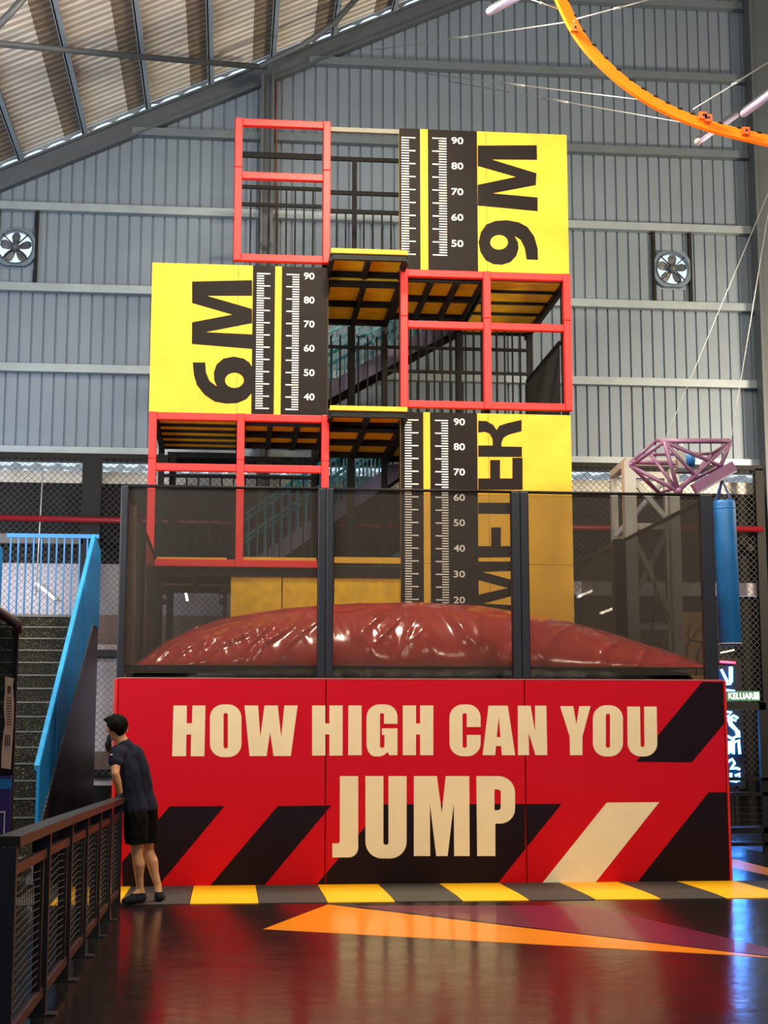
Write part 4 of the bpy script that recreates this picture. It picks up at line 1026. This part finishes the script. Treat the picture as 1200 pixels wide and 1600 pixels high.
# ============================================================ THE MAN
def cap(bm, p, q, r1, r2, sq=1.0):
    pts = []
    for c_, r_ in ((Vector(p), r1), (Vector(q), r2)):
        for i in range(10):
            th = math.pi*(i+.5)/10
            for j in range(12):
                ph = 2*math.pi*j/12
                pts.append(bm.verts.new(c_+Vector((math.sin(th)*math.cos(ph), math.sin(th)*math.sin(ph), math.cos(th)))*r_))
    r = bmesh.ops.convex_hull(bm, input=pts)
    bmesh.ops.delete(bm, geom=[v for v in pts if v.is_valid and not v.link_faces], context='VERTS')
def ellip(bm, c_, rx, ry, rz, rot=None):
    m4 = Matrix.Translation(c_) @ (rot.to_4x4() if rot else Matrix.Identity(4)) @ Matrix.Diagonal((rx, ry, rz, 1))
    bmesh.ops.create_uvsphere(bm, u_segments=20, v_segments=14, radius=1, matrix=m4)
def grow(name, fn, vox, m, parent=None, smooth=6, cuts=(), noise_=0, origin=None):
    bm = bmesh.new(); fn(bm); me = bpy.data.meshes.new('t'); bm.to_mesh(me); bm.free()
    o = bpy.data.objects.new('t', me); COL.objects.link(o)
    r = o.modifiers.new('r', 'REMESH'); r.mode = 'VOXEL'; r.voxel_size = vox
    s_ = o.modifiers.new('s', 'SMOOTH'); s_.iterations = smooth; s_.factor = .6
    me2 = bpy.data.meshes.new_from_object(o.evaluated_get(bpy.context.evaluated_depsgraph_get())); bpy.data.objects.remove(o)
    bm = bmesh.new(); bm.from_mesh(me2)
    for co, no in cuts:
        bmesh.ops.bisect_plane(bm, geom=bm.verts[:]+bm.edges[:]+bm.faces[:], plane_co=co, plane_no=no, clear_outer=True)
        ed = [e for e in bm.edges if e.is_boundary]
        if ed: bmesh.ops.holes_fill(bm, edges=ed)
    og = org(parent) if parent else Vector(origin)
    if noise_:
        for v in bm.verts:
            v.co += v.normal*noise_*noise.noise(Vector((v.co.x*14+v.co.z*9, v.co.y*14, v.co.z*10-v.co.x*12)))
    bmesh.ops.translate(bm, verts=bm.verts, vec=-og); bm.to_mesh(me2); bm.free(); me2.name = name
    me2.materials.clear(); me2.materials.append(m)
    for p in me2.polygons: p.use_smooth = True
    ob = bpy.data.objects.new(name, me2); COL.objects.link(ob); ob['wo'] = tuple(og)
    if parent: ob.parent = parent
    else: ob.location = og
    return ob
man = thing('person', 'man in dark tee and black shorts leaning on the railing, back to us', 'person', (-.85, 14.72, .018))
fc = Vector((-.7, .71, 0)); lf = Vector((-.71, -.7, 0))        # facing, his left
pel = P(220, 1266, 14.74); wai = P(214, 1240, 14.74); che = P(205, 1203, 14.72); uch = P(199, 1180, 14.70); nb = P(192, 1162, 14.68); hd = P(183, 1139, 14.68)
Ls = P(182, 1177, 14.55); Le = P(180, 1209, 14.45); Lw = P(188, 1240, 14.52); Lh = P(184, 1249, 14.50)
Rs = P(211, 1177, 14.86); Re = P(180, 1192, 15.02); Rw = P(170, 1170, 14.90); Rh = P(169, 1163, 14.86)
Lp = P(212, 1278, 14.67); Lk = P(214, 1331, 14.66); La = P(219, 1388, 14.72)
Rp = P(228, 1276, 14.83); Rk = P(231, 1328, 14.86); Ra = P(247, 1385, 14.84)
FZ = .055
Lheel = Vector((La.x+.025, La.y+.01, FZ)); Ltoe = P(195, 1405, 14.64); Ltoe.z = FZ-.012
Rheel = Vector((Ra.x+.01, Ra.y-.03, FZ)); Rtoe = Vector((Ra.x+.02, Ra.y+.17, FZ-.012))
hf = Vector((-.5, .866, 0)); hl = Vector((-.866, -.5, 0))
hrot = Matrix((( -hl.x, hf.x, 0), (-hl.y, hf.y, 0), (0, 0, 1)))
def fingers(bm, base, wd, dirn, n_=4, r=.0085, ln=.035, down=Vector((0, 0, -1)), thumb=True):
    for i in range(n_):
        o = wd*(i-(n_-1)/2)*.021; L_ = ln*(1, 1.12, 1.05, .85)[i]
        a_ = base+o; b_ = a_+dirn*L_; c_ = b_+(dirn*.4+down*.9).normalized()*L_*.8; d_ = c_+(dirn*-.2+down).normalized()*L_*.6
        cap(bm, a_, b_, r, r*.95); cap(bm, b_, c_, r*.95, r*.88); cap(bm, c_, d_, r*.88, r*.75)
    if thumb:
        a_ = base-dirn*.05+wd*.035; b_ = a_+(wd*.7+dirn*.6).normalized()*.03; cap(bm, a_, b_, r*1.25, r*1.1); cap(bm, b_, b_+(dirn+down*.5).normalized()*.025, r*1.1, r*.9)
def hands(bm, g_=0):
    cap(bm, Lw, Lh, .026+g_, .028+g_); k0 = Lh+Vector((-.03, .01, .0)); wd = Vector((0, 1, 0))
    cap(bm, Lh+wd*.022, k0+wd*.03, .018+g_, .015+g_); cap(bm, Lh-wd*.022, k0-wd*.03, .018+g_, .015+g_)
    fingers(bm, k0, wd, Vector((-1, 0, -.1)), r=.0088+g_)
    # right hand lifted to the chin
    cap(bm, Rw, Rh, .026+g_, .03+g_); up_ = Vector((.15, -.1, 1)).normalized(); wd2 = Vector((.35, -.94, 0))
    k1 = Rh+up_*.045; cap(bm, Rh+wd2*.02, k1+wd2*.028, .018+g_, .014+g_); cap(bm, Rh-wd2*.02, k1-wd2*.028, .018+g_, .014+g_)
    fingers(bm, k1, wd2, up_, r=.0088+g_, down=(hd-Rh).normalized(), ln=.028)
def feet(bm, g_=0):
    for an, he, to in ((La, Lheel, Ltoe), (Ra, Rheel, Rtoe)):
        d = (to-he).normalized(); cap(bm, an, he+Vector((0, 0, .005)), .036+g_, .035+g_); mid = he+(to-he)*.55+Vector((0, 0, .018))
        cap(bm, an+Vector((0, 0, -.02)), mid, .036+g_, .032+g_); cap(bm, he, he+(to-he)*.7, .035+g_, .036+g_)
        sd = Vector((-d.y, d.x, 0))
        for k_, (o, r_) in enumerate(((.02, .027), (-.018, .024))): cap(bm, he+(to-he)*.6+sd*o, to+sd*o+Vector((0, 0, -.004)), r_+g_+.004, r_+g_-.004)
def body(bm):
    ellip(bm, hd+Vector((0, 0, .012)), .080, .098, .112, hrot)
    cap(bm, hd+hf*.04+Vector((0, 0, -.045)), hd+hf*.06+Vector((0, 0, -.075)), .052, .036)
    cap(bm, hd+hf*.09+Vector((0, 0, .005)), hd+hf*.108+Vector((0, 0, -.022)), .010, .015)         # nose
    for s_ in (-1, 1): cap(bm, hd+hf*.075+hl*s_*.03+Vector((0, 0, .03)), hd+hf*.085+hl*s_*.012+Vector((0, 0, .032)), .012, .010)  # brows
    cap(bm, hd+hf*.082+hl*.018+Vector((0, 0, -.05)), hd+hf*.082-hl*.018+Vector((0, 0, -.05)), .010, .010)   # mouth
    for s_ in (-1, 1):
        e = hd+hl*s_*.096-hf*.006; cap(bm, e+Vector((0, 0, .012)), e+Vector((0, 0, -.026)), .015, .012)
    cap(bm, hd+Vector((0, 0, -.05))-hf*.02, nb, .056, .064)
    cap(bm, nb, uch, .07, .10); cap(bm, Ls, Rs, .06, .06)
    cap(bm, uch+lf*.07, che+lf*.06, .09, .095); cap(bm, uch-lf*.07, che-lf*.06, .09, .095)
    cap(bm, che+lf*.05, wai+lf*.05, .095, .092); cap(bm, che-lf*.05, wai-lf*.05, .095, .092)
    cap(bm, wai+lf*.05, pel+lf*.06, .095, .105); cap(bm, wai-lf*.05, pel-lf*.06, .095, .105)
    for s0, s1__, e1_, h in ((Ls, Le, Lw, 0), (Rs, Re, Rw, 0)):
        cap(bm, s0, s0+(s1__-s0)*.5, .056, .048); cap(bm, s0+(s1__-s0)*.5, s1__, .047, .038); cap(bm, s1__, s1__+(e1_-s1__)*.35, .038, .040); cap(bm, s1__+(e1_-s1__)*.35, e1_, .040, .025)
    for a_, k_, an in ((Lp, Lk, La), (Rp, Rk, Ra)):
        cap(bm, a_, a_+(k_-a_)*.5, .092, .078); cap(bm, a_+(k_-a_)*.5, k_, .076, .053)
        bk = (-fc*.012); cap(bm, k_, k_+(an-k_)*.33+bk, .050, .058); cap(bm, k_+(an-k_)*.33+bk, k_+(an-k_)*.66, .057, .042); cap(bm, k_+(an-k_)*.66, an, .042, .034)
    hands(bm); feet(bm)
grow('body', body, .0075, SKIN, man, 4)
def shirt(bm):
    g_ = .014
    cap(bm, nb+Vector((.01, 0, -.015)), uch, .078, .11)
    cap(bm, Ls, Rs, .06+g_, .06+g_)
    for s_ in (1, -1):
        cap(bm, uch+lf*.07*s_, che+lf*.065*s_-fc*.015, .09+g_, .10+g_); cap(bm, che+lf*.065*s_-fc*.015, wai+lf*.06*s_, .10+g_, .102+g_)
        cap(bm, wai+lf*.06*s_, wai+(pel-wai)*.9+lf*.06*s_, .10+g_, .11+g_)
    cap(bm, Ls, Ls+(Le-Ls)*.4, .06+g_, .056+g_); cap(bm, Rs, Rs+(Re-Rs)*.5, .06+g_, .055+g_)
hem = P(216, 1252, 14.7).z
dl = (Le-Ls).normalized()
shirt_o = grow('t_shirt', shirt, .009, SHIRT, man, 6, cuts=[(Vector((0, 0, hem)), Vector((.12, 0, -1)))], noise_=.007)
cl_ = P(172, 1179, 14.42); B('sleeve_mark', (cl_.x-.004, 14.455, cl_.z-.006), (cl_.x+.02, 14.475, cl_.z+.004), WHT, man)
def shorts(bm):
    g_ = .02
    for s_ in (1, -1): cap(bm, wai+(pel-wai)*.5+lf*.06*s_, pel+lf*.06*s_, .098, .118)
    for a_, k_ in ((Lp, Lk), (Rp, Rk)):
        cap(bm, a_, a_+(k_-a_)*.5, .095+g_, .092+g_); cap(bm, a_+(k_-a_)*.5, a_+(k_-a_)*1.05, .092+g_, .082+g_)
grow('shorts', shorts, .009, SHORT, man, 6, cuts=[(Vector((0, 0, P(215, 1318, 14.7).z)), Vector((0, 0, -1))), (Vector((0, 0, hem+.02)), Vector((0, 0, 1)))], noise_=.012)
def hair(bm):
    ellip(bm, hd+Vector((0, 0, .036))-hf*.014, .096, .112, .098, hrot)
    cap(bm, hd+hf*.05+Vector((0, 0, .09)), hd+hf*.12+hl*.06+Vector((0, 0, .085)), .045, .026)
    cap(bm, hd-hf*.06+Vector((0, 0, -.02)), hd-hf*.055+Vector((0, 0, .05)), .05, .06)
    cap(bm, hd+Vector((0, 0, .11))-hf*.03, hd+hf*.05+Vector((0, 0, .115)), .03, .03)
grow('hair', hair, .006, HAIR, man, 3, cuts=[(hd+Vector((0, 0, -.005))+hf*.045, (hf*.75+Vector((0, 0, -.66))).normalized())], noise_=.012)
grow('gloves', lambda bm: hands(bm, .003), .0045, GLOVE, man, 2)
grow('socks', lambda bm: feet(bm, .004), .006, SOCK, man, 3, cuts=[(Vector((0, 0, .1)), Vector((0, 0, 1)))])
